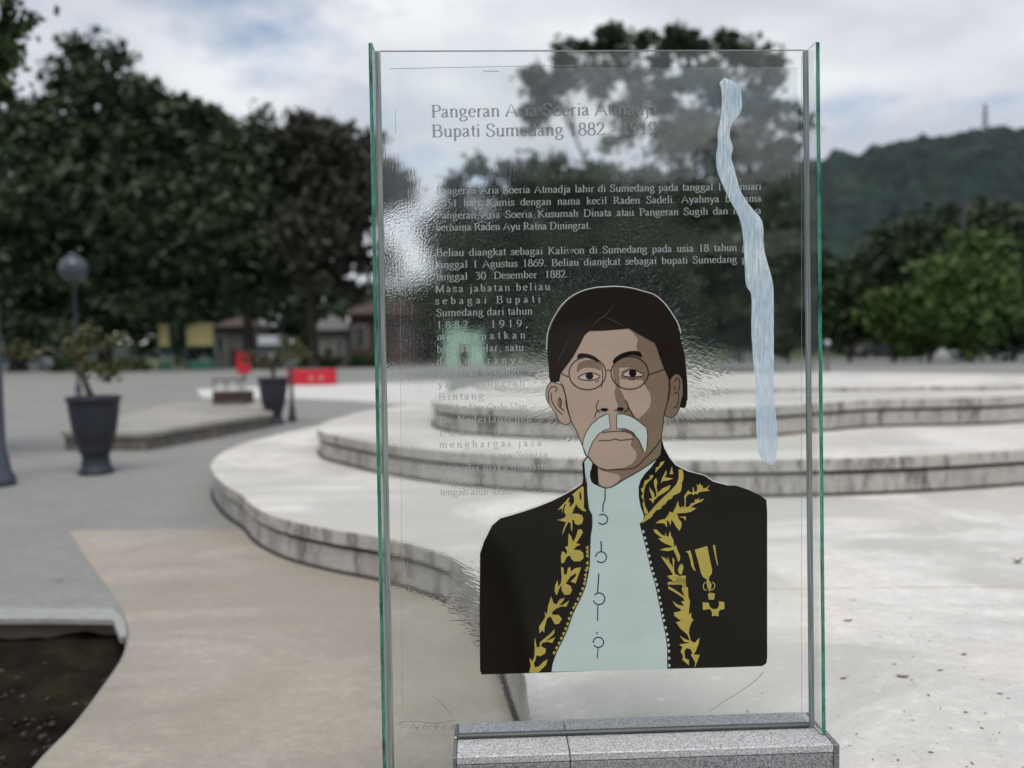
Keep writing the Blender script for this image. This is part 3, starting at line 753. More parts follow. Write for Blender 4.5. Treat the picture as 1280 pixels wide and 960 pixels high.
# gold embroidery
gold = dict(left=[
    C_((700, 140), (716, 150), (720, 300), (716, 345), (742, 395), (700, 385), (662, 352), (640, 320), (618, 370), (600, 415), (650, 415), (700, 430), (712, 470), (700, 512), (662, 530), (628, 515), (620, 480), (602, 480), (602, 560), (597, 600), (588, 560), (585, 505), (560, 502), (532, 560), (500, 636), (510, 580), (540, 500), (500, 490), (450, 478), (490, 470), (525, 455), (540, 432), (520, 400), (525, 360), (545, 310), (580, 300), (572, 350), (592, 340), (620, 300), (615, 240), (600, 225), (640, 190)),
    C_((455, 380), (500, 330), (530, 300), (560, 262), (580, 250), (560, 300), (520, 330), (495, 415), (500, 360)),
    C_((565, 610), (590, 640), (610, 700), (640, 640), (660, 575), (690, 570), (710, 600), (680, 650), (640, 712), (686, 722), (640, 745), (612, 775), (680, 780), (712, 810), (715, 860), (680, 890), (620, 892), (590, 862), (580, 830), (545, 850), (520, 905), (492, 910), (488, 850), (500, 790), (525, 800), (542, 830), (550, 790), (530, 745), (560, 740)),
    D_((420, -12), (440, -4), (447, 60), (468, 50), (480, -5), (500, -8), (502, 30), (540, 0), (592, -8), (545, 130), (500, 115), (545, 70), (550, 40), (500, 72), (460, 132), (500, 150), (515, 190), (495, 225), (450, 230), (425, 190), (423, 145), (402, 180), (384, 235), (365, 200), (368, 150), (390, 100), (396, 160), (418, 130), (425, 80)),
    D_((335, 240), (355, 300), (380, 310), (410, 265), (455, 255), (430, 290), (402, 322), (440, 310), (490, 275), (465, 330), (420, 327), (370, 352), (340, 380), (350, 400), (400, 400), (427, 435), (402, 476), (365, 480), (345, 440), (330, 412), (300, 430), (280, 500), (275, 555), (260, 530), (235, 560), (232, 500), (265, 450), (285, 420), (280, 370), (298, 400), (310, 320)),
    D_((195, 590), (205, 640), (212, 680), (240, 670), (235, 640), (280, 600), (330, 560), (365, 520), (360, 560), (320, 600), (280, 625), (330, 610), (370, 590), (345, 640), (300, 630), (255, 642), (250, 670), (290, 690), (285, 730), (240, 755), (210, 745), (200, 790), (187, 812), (196, 850), (230, 840), (270, 800), (305, 780), (290, 830), (240, 880), (218, 896), (145, 893), (160, 840), (150, 765), (175, 800), (190, 760), (195, 700), (192, 640))],
    right=[
    E_((620, 285), (670, 285), (685, 350), (680, 420), (665, 450), (660, 540), (640, 590), (600, 610), (550, 630), (530, 670), (470, 700), (440, 750), (400, 770), (380, 810), (320, 830), (280, 880), (260, 920), (200, 960), (115, 1010), (165, 940), (165, 905), (210, 880), (260, 820), (330, 740), (420, 650), (520, 560), (590, 480), (620, 400)),
    E_((320, 400), (335, 450), (325, 520), (340, 600), (400, 540), (470, 510), (515, 490), (490, 550), (420, 600), (350, 640), (290, 700), (275, 740), (255, 700), (220, 680), (268, 668), (245, 600), (225, 520), (260, 560), (290, 600), (300, 655), (325, 640), (320, 580), (295, 500), (290, 430)),
    E_((455, 290), (460, 340), (435, 390), (550, 405), (480, 430), (410, 440), (380, 470), (400, 400)), E_((530, 240), (540, 320), (550, 345), (500, 350)),
    E_((435, 170), (400, 230), (340, 290), (310, 330), (315, 265), (360, 240), (375, 190)),
    E_((285, 360), (270, 400), (225, 440), (180, 490), (160, 560), (152, 650), (168, 760), (215, 860), (200, 885), (165, 870), (140, 740), (155, 700), (120, 640), (145, 610), (115, 545), (150, 520), (165, 440), (210, 420), (240, 400), (230, 365)),
    E_((610, 700), (625, 780), (650, 800), (665, 770), (690, 800), (700, 720), (695, 640), (720, 600), (750, 560), (770, 590), (810, 588), (805, 530), (815, 520), (830, 580), (860, 580), (870, 530), (855, 480), (880, 500), (905, 470), (920, 500), (945, 510), (940, 540), (990, 530), (1035, 490), (1000, 545), (1035, 570), (970, 575), (920, 580), (890, 590), (860, 620), (850, 600), (810, 630), (800, 605), (740, 620), (715, 660), (710, 780), (730, 790), (770, 770), (780, 740), (840, 720), (830, 680), (850, 690), (900, 660), (880, 700), (960, 670), (930, 710), (830, 750), (780, 790), (860, 800), (780, 850), (700, 865), (600, 870)) +
    F_((600, 28), (622, 90), (660, 140), (655, 200), (630, 250), (590, 200), (550, 130), (522, 100), (510, 180), (490, 130), (462, 100), (465, 205), (430, 150), (380, 145), (310, 150), (360, 110), (440, 90), (470, 50)) + E_((480, 890), (500, 845), (540, 860), (580, 790)),
    F_((620, 60), (720, 60), (710, 115), (690, 80)),
    F_((285, 230), (330, 235), (370, 280), (410, 310), (440, 320), (440, 270), (460, 320), (480, 330), (505, 250), (520, 320), (550, 370), (560, 470), (580, 430), (600, 490), (640, 590), (635, 640), (615, 665), (590, 590), (550, 500), (480, 520), (370, 505), (430, 480), (530, 470), (520, 450), (440, 420), (390, 390), (345, 345), (410, 350), (350, 310), (300, 270)),
    F_((385, 590), (440, 610), (470, 640), (480, 590), (495, 660), (545, 740), (535, 600), (565, 640), (555, 750), (570, 820), (650, 860), (680, 900), (705, 860), (720, 965), (470, 965), (480, 930), (570, 920), (600, 890), (540, 880), (460, 850), (545, 835), (500, 760), (430, 660)),
    G_((340, 8), (440, 5), (470, -5), (516, -5), (515, 20), (512, 108), (490, 108), (470, 72), (340, 70), (400, 50)),
    G_((515, 95), (535, 110), (540, 200), (555, 240), (545, 340), (540, 370), (565, 350), (570, 400), (590, 420), (570, 440), (550, 500), (545, 550), (565, 625), (553, 620), (530, 560), (460, 500), (420, 440), (470, 430), (405, 380), (400, 350), (460, 335), (470, 320), (500, 290), (470, 240), (500, 240), (490, 200), (508, 198), (475, 130), (485, 95)),
    G_((385, 235), (430, 270), (500, 290), (472, 320), (420, 290)), G_((350, 95), (410, 130), (510, 198), (490, 207), (400, 150), (345, 120)), G_((455, 570), (500, 600), (556, 620), (560, 640), (500, 628)),
    G_((560, 618), (600, 640), (645, 590), (640, 640), (610, 720), (590, 750), (650, 755), (620, 830), (600, 880), (606, 830), (563, 752), (580, 740), (560, 700), (520, 690), (500, 720), (510, 790), (545, 800), (545, 855), (520, 835), (480, 800), (490, 770), (465, 720), (485, 680), (450, 655), (558, 640)),
    F_((665, 685), (685, 730), (660, 835), (625, 820), (610, 770), (630, 710))],
    medal=[F_((710, 525), (775, 510), (790, 560), (810, 650), (830, 740), (850, 785), (820, 770), (790, 720), (770, 620), (745, 545)),
    F_((835, 500), (1000, 450), (1030, 600), (1065, 760), (1060, 820), (1030, 860), (1022, 890), (1035, 950), (1010, 990)) + G_((745, 45), (762, 80), (755, 125), (742, 140), (755, 162), (795, 165), (785, 225), (735, 225), (725, 170), (748, 160), (722, 110), (715, 60), (728, 45)) + F_((985, 940), (1000, 900), (950, 870), (920, 820), (880, 660)),
    F_((1075, 440), (1105, 440), (1125, 600), (1145, 700), (1135, 715), (1105, 590)),
    G_((675, 250), (735, 255), (745, 295), (780, 318), (820, 310), (835, 275), (830, 240), (885, 250), (885, 315), (840, 325), (828, 350), (830, 385), (797, 378), (765, 385), (765, 340), (745, 315), (680, 325))])
flat('embroidery', gold['left'], INK['gold'], 12, portrait, 0)
flat('embroidery', gold['right'], INK['gold'], 12, portrait, 0)
flat('embroidery_gap', [C_((602, 232), (618, 262), (620, 290), (600, 325), (595, 290)), C_((680, 188), (692, 225), (690, 285), (674, 250))], INK['coat'], 13, portrait, 2)
med = flat('medal', gold['medal'], INK['gold'], 12, portrait, 0)
b = B(); stroke(b, G_((708, 58), (684, 80), (688, 122), (716, 136)), 1.2, 12); stroke(b, G_((768, 55), (792, 80), (784, 118), (752, 136)), 1.2, 12); b.done('medal_ring', INK['gold'], portrait)
# scalloped borders
def scallop(path, side, size, step, k=12):
    P = smooth_open([Vector((*W(x, y), 0)) for x, y in path], 8); b = B(); acc = 0
    for i in range(1, len(P)):
        d = P[i] - P[i - 1]; acc += d.length
        if acc > step * MPP:
            acc = 0; d.normalize(); n = Vector((-d.y, d.x, 0)) * side
            c = P[i] + n * .9 * MPP; s = size * MPP
            q = [c - d * s * .75, c + d * s * .75, c + d * s * .3 + n * s * .8, c - d * s * .3 + n * s * .85]
            f = (0, 1, 2, 3) if (q[1] - q[0]).cross(q[2] - q[0]).z > 0 else (3, 2, 1, 0)
            b.add([(p.x, yl(k), p.y) for p in q], [f])
    return b
scallop(C_((768, 680), (770, 960)) + D_((650, 20), (630, 150), (580, 270), (520, 390), (480, 510), (430, 620), (375, 730)), -1, 3.6, 5.0).done('scalloped_border', INK['gold'], portrait)
scallop(F_((110, 190), (150, 350), (200, 560), (250, 780), (300, 940)) + G_((240, 160), (280, 380), (320, 560), (338, 700), (342, 880)), 1, 3.2, 6.6).done('scalloped_border', INK['mous'], portrait)
# bright peeled edge of the sheet round the head and shoulders
b = B()
stroke(b, A_((20, 560), (26, 440), (52, 352), (92, 275), (142, 200), (208, 138), (296, 90), (398, 62), (480, 54), (560, 50), (640, 54), (722, 68), (804, 91), (878, 114), (940, 160), (995, 222), (1040, 292), (1075, 352), (1095, 425)), 1.0, 0, sm=2)
stroke(b, E_((440, -20), (512, 125), (590, 222), (680, 268), (760, 308), (880, 338), (980, 368), (1085, 440), (1280, 488)), 1.0, 0, sm=2)
stroke(b, [(599, 690), (604, 674), (614, 655), (625, 646), (642, 642)] + C_((250, 340), (400, 280), (560, 200), (690, 112)), 1.0, 0, sm=2)
tag(b.done('peeled_edge', INK['halo'], stele), kind='stuff')
b = B()
stroke(b, [(954, 840), (945, 850), (926, 864), (905, 877), (886, 890)], 1.0, 0); stroke(b, [(541, 870), (552, 880), (560, 888), (567, 897)], 1.2, 0, taper=True)
stroke(b, [(487, 86), (560, 84.5), (640, 83), (720, 82)], .7, 0); stroke(b, [(604, 89), (624, 89)], .9, 0, sm=0); stroke(b, [(494, 136), (494.5, 168)], .5, 0, sm=0)
stroke(b, [(497, 903), (520, 902), (545, 904), (570, 900)], 1.0, 0)
stroke(b, [(1002, 70), (1002, 895)], .45, 0, sm=0); stroke(b, [(500, 300), (501.5, 600), (503, 890)], .35, 0, sm=0)
for i in range(46):
    x = 499 + i * 1.6 + rnd.uniform(-.6, .6); stroke(b, [(x, 905 + rnd.uniform(-1, 6)), (x + rnd.uniform(-3, 3), 906 + rnd.uniform(0, 7))], rnd.uniform(.4, 1.2), 0, sm=0)
b.done('crease_lines', inkmat('crease shadow', (.27, .27, .26)), stele)

# sealant streak
def sealmat():
    m = M('dried blue white sealant', rough=.6)
    a = m.noise(1, 6, .7, vs=(190, 1, 22)); z = m.noise(1, 3, .5, vs=(14, 1, 7))
    col = m.ramp(a, [(.33, (.46, .56, .63)), (.5, (.60, .69, .74)), (.66, (.76, .81, .83))])
    col = m.mix(m.ramp(z, [(.4, 0.0), (.62, .75)]), col, (.40, .53, .66))
    m.color(col); m.bump(a, .6, .002)
    m.link(m.ramp(a, [(.38, .72), (.56, .95)]), m.b.inputs['Alpha'])
    return m.m
right = [(905, 97), (916, 102), (924, 108), (927, 122), (926, 140), (915, 155), (912, 170), (916, 185), (914, 197), (918, 212), (925, 237), (937, 257), (950, 272), (954, 285), (955, 312), (965, 350), (967, 375), (967, 445), (967, 495), (970, 520), (972, 555), (970, 571)]
left = [(899, 104), (901, 112), (902, 120), (902, 128), (901, 145), (897, 165), (897, 180), (895, 195), (896, 212), (903, 231), (913, 252), (922, 268), (927, 285), (930, 315), (931, 340), (933, 358), (939, 370), (939, 410), (941, 445), (944, 480), (945, 530), (947, 560)]
SL = []
Lr = smooth_open([Vector((*W(x, y), 0)) for x, y in right], 6); Ll = smooth_open([Vector((*W(x, y), 0)) for x, y in left], 6)
v = []; f = []; NR = 8
end = Vector((*W(959, 580), 0))
for i, (a, c) in enumerate(zip(Ll, Lr)):
    fr = i / (len(Ll) - 1)
    for j in range(NR + 1):
        t = j / NR; p = a.lerp(c, t)
        hgt = .0022 * math.sin(math.pi * t) ** .5 * (.6 + .4 * noise.noise(Vector((t * 5, i * .25, 0)))) if 0 < t < 1 else 0
        if fr > .985: pass
        v.append((p.x, -.0012 - hgt, p.y))
for i in range(len(Ll) - 1):
    for j in range(NR):
        a = i * (NR + 1) + j; f.append((a, a + NR + 1, a + NR + 2, a + 1))
# rounded tip
tip0 = len(v); a, c = Ll[-1], Lr[-1]
for kk in range(1, 6):
    an = kk / 5 * math.pi / 2; cc = (a + c) / 2
    for j in range(NR + 1):
        t = j / NR * 2 - 1
        p = cc + (c - a) / 2 * t * math.cos(an); dz = (end.y - (a.y + c.y) / 2) * math.sin(an)
        v.append((p.x, -.0012 - .0016 * math.cos(an) * (1 - t * t), p.y + dz))
for kk in range(5):
    for j in range(NR):
        r1 = tip0 - (NR + 1) + kk * (NR + 1) + j; f.append((r1, r1 + NR + 1, r1 + NR + 2, r1 + 1))
o = mesh('sealant_streak', v, f, sealmat(), stele, smooth=True)
tag(o, 'dried pale blue sealant running down the upper right of the glass')

# ------------------------------------------------------------------ LETTERING (pen-stroke roman letters)
def arc(cx, cy, rx, ry, a0, a1, n=10):
    return [(cx + rx * math.cos(R(a0 + (a1 - a0) * i / n)), cy + ry * math.sin(R(a0 + (a1 - a0) * i / n))) for i in range(n + 1)]
_ = {}
s_ = lambda x, y, h=75: ('s', x, y, h)
st_ = lambda x, a, b: [(x, a), (x, b)]
hump = lambda x0, x1: [(x0, 330)] + arc((x0 + x1) / 2 + 8, 340, (x1 - x0) / 2 - 8, 100, 150, 0, 8) + [(x1, 0)]
_['a'] = (444, [[(70, 350)] + arc(185, 340, 115, 100, 150, 0, 8) + [(300, 70), (330, 25), (420, 40)], [(300, 270), (150, 215), (70, 150), (60, 70), (110, 15), (180, 12), (300, 90)]], [])
_['b'] = (500, [st_(110, 20, 680), arc(240, 225, 165, 215, 140, -140, 14)], [s_(70, 665, 45)])
_['c'] = (444, [arc(240, 225, 185, 215, 40, 320, 14)], [])
_['d'] = (500, [st_(380, 0, 680), arc(240, 225, 180, 215, 40, 320, 14)], [s_(340, 665, 45), s_(420, 12, 50)])
_['e'] = (444, [[(60, 255), (380, 255)] + arc(220, 225, 165, 215, 10, 320, 16)], [])
_['g'] = (500, [arc(220, 300, 140, 140, 0, 360, 16), [(340, 400), (450, 420)], [(150, 180), (100, 110), (150, 60), (350, 40), (430, -20), (420, -110), (300, -205), (150, -205), (50, -130), (70, -60), (150, -10)]], [])
_['h'] = (500, [st_(110, 0, 680), hump(110, 380)], [s_(70, 665, 45), s_(110, 12), s_(385, 12)])
_['i'] = (278, [st_(140, 0, 440), [(115, 620), (165, 620)], [(140, 590), (140, 650)]], [s_(105, 430, 45), s_(140, 12)])
_['j'] = (278, [[(160, 440), (160, -100), (120, -190), (20, -190)], [(135, 620), (185, 620)], [(160, 590), (160, 650)]], [s_(120, 430, 45)])
_['k'] = (500, [st_(110, 0, 680), [(110, 190), (360, 430)], [(210, 280), (400, 10)]], [s_(70, 665, 45), s_(110, 12), s_(370, 435, 70), s_(410, 12)])
_['l'] = (278, [st_(140, 0, 680)], [s_(100, 665, 45), s_(140, 12)])
_['m'] = (778, [st_(110, 0, 440), hump(110, 380), hump(380, 650)], [s_(75, 430, 45), s_(110, 12), s_(385, 12), s_(655, 12)])
_['n'] = (500, [st_(110, 0, 440), hump(110, 380)], [s_(75, 430, 45), s_(110, 12), s_(385, 12)])
_['o'] = (500, [arc(250, 225, 195, 215, 0, 360, 18)], [])
_['p'] = (500, [st_(110, -205, 440), arc(240, 225, 165, 215, 150, -140, 14)], [s_(75, 430, 45), s_(115, -205)])
_['r'] = (333, [st_(110, 0, 440), [(110, 320), (170, 410), (250, 440), (320, 400)]], [s_(75, 430, 45), s_(120, 12, 85)])
_['s'] = (389, [[(320, 330), (310, 430), (180, 445), (80, 390), (90, 300), (200, 240), (310, 180), (330, 90), (260, 15), (150, 5), (60, 20), (55, 130)]], [])
_['t'] = (278, [[(140, 580), (140, 80), (180, 15), (260, 40)], [(20, 430), (260, 430)]], [])
_['u'] = (500, [[(100, 440), (100, 120)] + arc(220, 115, 120, 105, 180, 300, 8) + [(370, 90)], st_(375, 0, 440)], [s_(65, 430, 45), s_(340, 430, 45), s_(415, 12, 50)])
_['w'] = (722, [[(60, 440), (210, 10), (350, 420), (500, 10), (660, 440)]], [s_(65, 435), s_(350, 435), s_(660, 435, 60)])
_['y'] = (500, [[(60, 440), (260, 20)], [(440, 440), (240, -60), (160, -190), (50, -180)]], [s_(70, 435), s_(430, 435, 60)])
_['v'] = (500, [[(60, 440), (250, 10), (440, 440)]], [s_(70, 435), s_(430, 435, 60)])
_['P'] = (556, [st_(150, 0, 650)], [s_(150, 12, 120), s_(100, 650, 85)]); _['P'][1].append([(150, 645), (330, 645)] + arc(330, 485, 170, 160, 90, -90, 10) + [(150, 325)])
_['B'] = (667, [st_(150, 0, 650), [(150, 645), (360, 645)] + arc(360, 500, 155, 145, 90, -90, 9) + [(150, 355)], [(360, 355)] + arc(380, 182, 190, 175, 90, -90, 10) + [(150, 8)]], [s_(100, 12, 80), s_(100, 645, 80)])
_['A'] = (722, [[(60, 10), (350, 660), (650, 10)], [(170, 230), (530, 230)]], [s_(80, 12, 80), s_(640, 12, 95)])
_['S'] = (556, [[(440, 490), (440, 600), (340, 665), (200, 660), (100, 580), (100, 470), (200, 390), (360, 310), (460, 230), (460, 100), (350, 5), (190, 0), (90, 50), (70, 190)]], [])
_['J'] = (389, [[(230, 650), (230, 130), (180, 20), (90, 0), (30, 60)]], [s_(230, 650, 110)])
_['K'] = (722, [st_(150, 0, 650), [(150, 300), (540, 640)], [(270, 400), (620, 10)]], [s_(150, 12, 110), s_(150, 650, 110), s_(550, 650, 95), s_(620, 12, 100)])
_['R'] = (667, [st_(150, 0, 650), [(150, 645), (330, 645)] + arc(330, 495, 160, 150, 90, -90, 10) + [(150, 345)], [(300, 345), (580, 10)]], [s_(150, 12, 110), s_(100, 650, 80), s_(590, 12, 70)])
_['D'] = (722, [st_(150, 0, 650), [(150, 645), (350, 645)] + arc(350, 327, 300, 318, 90, -90, 12) + [(150, 10)]], [s_(100, 12, 80), s_(100, 645, 80)])
_['M'] = (889, [st_(140, 0, 650), [(140, 650), (440, 40)], [(440, 40), (730, 650)], st_(740, 0, 650)], [s_(130, 12, 100), s_(110, 650, 90), s_(740, 12, 110), s_(760, 650, 90)])
_['U'] = (722, [[(150, 650), (150, 220)] + arc(365, 215, 215, 210, 180, 360, 12) + [(580, 650)]], [s_(150, 650, 110), s_(580, 650, 100)])
_['V'] = (722, [[(80, 650), (360, 5), (640, 650)]], [s_(90, 650, 95), s_(640, 650, 90)])
_['O'] = (722, [arc(360, 327, 300, 330, 0, 360, 22)], [])
_['L'] = (611, [[(150, 650), (150, 10), (540, 10), (570, 160)]], [s_(150, 650, 110), s_(110, 12, 90)])
_['N'] = (722, [st_(140, 0, 650), [(140, 650), (600, 10)], st_(600, 0, 650)], [s_(140, 12, 100), s_(110, 650, 80), s_(600, 650, 100)])
_['0'] = (500, [arc(250, 330, 190, 335, 0, 360, 20)], [])
_['1'] = (500, [[(140, 580), (260, 660), (260, 0)]], [s_(260, 12, 110)])
_['2'] = (500, [[(60, 500), (110, 620), (230, 670), (360, 620), (390, 500), (330, 360), (50, 20), (440, 20), (460, 110)]], [])
_['3'] = (500, [[(80, 560), (150, 660), (270, 660), (370, 580), (350, 440), (210, 360), (360, 310), (420, 190), (360, 50), (220, 0), (60, 30)]], [])
_['5'] = (500, [[(420, 650), (160, 650), (110, 400), (280, 380), (410, 290), (420, 150), (300, 20), (60, 20)]], [])
_['6'] = (500, [[(430, 665), (250, 590), (120, 440), (60, 250)] + arc(255, 205, 195, 205, 170, 520, 18)], [])
_['8'] = (500, [arc(250, 500, 145, 165, 0, 360, 16), arc(250, 170, 185, 175, 0, 360, 18)], [])
_['9'] = (500, [arc(250, 460, 190, 205, -10, 350, 18), [(440, 430), (400, 230), (270, 70), (80, 0)]], [])
_['.'] = (250, [[(95, 40), (155, 40)], [(125, 5), (125, 75)]], [])
_[','] = (250, [[(95, 40), (155, 40), (150, -40), (90, -120)]], [])
_['-'] = (333, [[(40, 220), (290, 220)]], [])
_[' '] = (250, [], [])
THICK, THIN = 105, 44
def setline(b, txt, x0, y0, x1, y1, em, mode, k=1, boost=1.0):
    """letters between two photo points of one base line; the rest of the width goes between words or letters"""
    a = Vector((*W(x0, y0), 0)); c = Vector((*W(x1, y1), 0)); ax = (c - a); Lw = ax.length; ax.normalize(); up = Vector((-ax.y, ax.x, 0))
    s = em * MPP / 1000
    nat = sum(_[ch][0] for ch in txt) * s
    extra = Lw - nat; ws = ls = 0; xs = 1.0
    if mode == 'w': ws = extra / max(1, txt.count(' '))
    elif mode == 'l': ls = extra / max(1, len(txt) - 1)
    if mode == 'w' and extra < 0: ws = 0; xs = Lw / nat
    x = 0.0
    def tr(p): return a + ax * (x + p[0] * s * xs) + up * (p[1] * s)
    for ch in txt:
        adv, lines, serifs = _[ch]
        for ln in lines:
            pts = [tr(p) for p in ln]; N_ = len(pts); vs = []
            for i in range(N_):
                d = (pts[min(i + 1, N_ - 1)] - pts[max(i - 1, 0)]); d = d.normalized() if d.length else ax
                ca = abs(d.dot(up)); wd = (THIN + (THICK - THIN) * ca ** 1.5) * s * boost / 2
                n = Vector((-d.y, d.x, 0)); vs += [pts[i] + n * wd, pts[i] - n * wd]
            b.add([(p.x, yl(k), p.y) for p in vs], [(2 * i + 1, 2 * i + 3, 2 * i + 2, 2 * i) for i in range(N_ - 1)])
        for _s, sx, sy, hw in serifs:
            q = [tr((sx - hw, sy - 18)), tr((sx + hw, sy - 18)), tr((sx + hw, sy + 18)), tr((sx - hw, sy + 18))]
            b.add([(p.x, yl(k), p.y) for p in q], [(0, 1, 2, 3)])
        x += adv * s * xs + ls + (ws if ch == ' ' else 0)
def frost(name, c, al):
    m = M(name, c, .7)
    m.b.inputs['Alpha'].default_value = al
    return m.m
textm = frost('frosted lettering', (.37, .40, .40), .85)
titlem = frost('frosted title lettering', (.205, .215, .22), .80)
b = B()
setline(b, 'Pangeran Aria Soeria Atmadja', 538.5, 147, 838, 143, 23.4, 'n', 1, 1.15)
setline(b, 'Bupati Sumedang 1882 - 1919', 539, 171.5, 822, 168, 23.4, 'w', 1, 1.15)
b.done('title_lettering', titlem, stele)
b = B(); EM = 13.6
lines = [('Pangeran Aria Soeria Atmadja lahir di Sumedang pada tanggal 11 Januari', 545, 243, 952, 237.0, 'w'),
         ('1851 hari Kamis dengan nama kecil Raden Sadeli. Ayahnya bernama', 545, 258.5, 952, 252, 'w'),
         ('Pangeran Aria Soeria Kusumah Dinata atau Pangeran Sugih dan ibunya', 545, 273.8, 952, 267.2, 'w'),
         ('bernama Raden Ayu Ratna Diningrat.', 545, 288.6, 739, 286, 'w'),
         ('Beliau diangkat sebagai Kaliwon di Sumedang pada usia 18 tahun pada', 545, 320.5, 952, 313, 'w'),
         ('tanggal 1 Agustus 1869. Beliau diangkat sebagai bupati Sumedang pada', 545, 335.5, 952, 327.6, 'w'),
         ('tanggal 30 Desember 1882.', 545, 350.4, 711, 346.6, 'w'),
         ('Masa jabatan beliau', 544, 365.6, 688, 362.4, 'l'), ('sebagai Bupati', 544, 380.5, 676, 378, 'l'), ('Sumedang dari tahun', 545, 395.3, 666, 393, 'l'),
         ('1882 - 1919,', 546, 410.8, 660, 408.6, 'l'), ('mendapatkan', 546, 425.3, 657, 423, 'l'), ('banyak gelar, satu', 546, 440.6, 655, 438.5, 'l'),
         ('di antaranya', 546, 456, 654, 453.8, 'l'), ('pengeran tertinggi,', 547, 470, 653, 468, 'l'), ('yaitu Anugerah', 547, 484.5, 656, 482.3, 'l'),
         ('Bintang', 548, 500.3, 605, 499, 'l'), ('Ridder Der Orde Van', 548, 514.7, 659, 512.6, 'l'), ('De Nederlanschen', 549, 529.3, 665, 527, 'l'),
         ('Leuw. Untuk', 549, 545.3, 670, 542.5, 'l'), ('menghargai jasa', 549, 560, 677, 557.4, 'l'), ('Pangeran Aria Soeria', 549, 575, 685, 572.4, 'l'),
         ('Atmadja maka dibuatlah', 550, 590, 693, 587.3, 'l'), ('Monumen Lingga di', 550, 605, 692, 602.3, 'l'), ('tengah alun-alun.', 550, 619.5, 641, 617.8, 'l')]
for t, xa, ya, xb, yb, md in lines: setline(b, t, xa, ya, xb, yb, EM, md, 1)
b.done('body_lettering', textm, stele)

# ------------------------------------------------------------------ PLINTH
def LW(px, py, z):
    p = G(px, py, z); q = Vector((p.x, p.y, 0)) - Vector((O.x, O.y, 0)); return q.dot(U), q.dot(D0)
zt = (O + V * VB).z - .003
pl = empty('granite_plinth', (O.x, O.y, 0), YAW); tag(pl, 'low granite-clad plinth carrying the glass stele', 'plinth')
uA, dF = LW(571, 946.5, zt); uB, _dF = LW(1042, 937.5, zt); uJ, _j = LW(713, 943, zt)
dB = LW(745, 897, zt)[1]
uB += .012; uB2 = uB + .016
th = .02
B().box(uA + .012, uB - .002, dF + .012, dB - .01, 0, zt - th - .002).done('core', MAT['mortar'], pl)
def slab(name, *a, m='granite', bev=.0018): B().box(*a, bev).done(name, MAT[m], pl)
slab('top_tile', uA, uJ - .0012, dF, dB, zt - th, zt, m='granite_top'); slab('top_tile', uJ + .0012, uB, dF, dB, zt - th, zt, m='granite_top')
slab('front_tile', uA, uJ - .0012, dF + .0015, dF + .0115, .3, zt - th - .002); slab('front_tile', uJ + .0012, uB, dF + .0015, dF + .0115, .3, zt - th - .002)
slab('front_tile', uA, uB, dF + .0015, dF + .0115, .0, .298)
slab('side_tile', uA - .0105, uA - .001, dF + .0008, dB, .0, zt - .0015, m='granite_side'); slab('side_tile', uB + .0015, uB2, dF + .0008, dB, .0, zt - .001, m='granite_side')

# ------------------------------------------------------------------ VEGETATION
def leaves(name, lobes, mat, parent, n, size, seed, holes=.35, origin=Vector((0, 0, 0))):
    """leaf-sized faces gathered in clumps through the crown's lobes; lobes = (centre, radii, density)"""
    rs = np.random.RandomState(seed)
    cs = []
    wsum = sum(l[2] * l[1][0] * l[1][2] for l in lobes)
    for c, r, dn in lobes:
        k = max(60, int(n * dn * r[0] * r[2] / wsum))
        ncl = max(6, k // 60)
        d = rs.normal(size=(ncl, 3)); d /= np.linalg.norm(d, axis=1)[:, None]
        rr = (holes + (1 - holes) * rs.rand(ncl) ** .6)[:, None]
        cl = d * rr * np.array(r) + np.array(c)
        idx = rs.randint(0, ncl, k)
        sp = (min(r) * .13 + size * .8) * (.6 + .8 * rs.rand(ncl))
        p = cl[idx] + rs.normal(size=(k, 3)) * sp[idx][:, None] * np.array([1, 1, .75])
        cs.append(p)
    p = np.concatenate(cs) - np.array(origin)
    k = len(p)
    a = rs.normal(size=(k, 3)); a /= np.linalg.norm(a, axis=1)[:, None]
    b_ = rs.normal(size=(k, 3)); b_ -= (a * b_).sum(1)[:, None] * a; b_ /= np.linalg.norm(b_, axis=1)[:, None]
    s = size * (.55 + .9 * rs.rand(k))[:, None]
    v = np.empty((k, 4, 3)); v[:, 0] = p - a * s; v[:, 1] = p - b_ * s * .5; v[:, 2] = p + a * s; v[:, 3] = p + b_ * s * .5
    me = bpy.data.meshes.new(name)
    me.vertices.add(k * 4); me.vertices.foreach_set('co', v.reshape(-1))
    me.loops.add(k * 4); me.loops.foreach_set('vertex_index', np.arange(k * 4, dtype=np.int32))
    me.polygons.add(k); me.polygons.foreach_set('loop_start', np.arange(0, k * 4, 4, dtype=np.int32)); me.polygons.foreach_set('loop_total', np.full(k, 4, dtype=np.int32))
    me.update(calc_edges=True); me.materials.append(mat)
    o = bpy.data.objects.new(name, me); C.objects.link(o); o.parent = parent
    return o
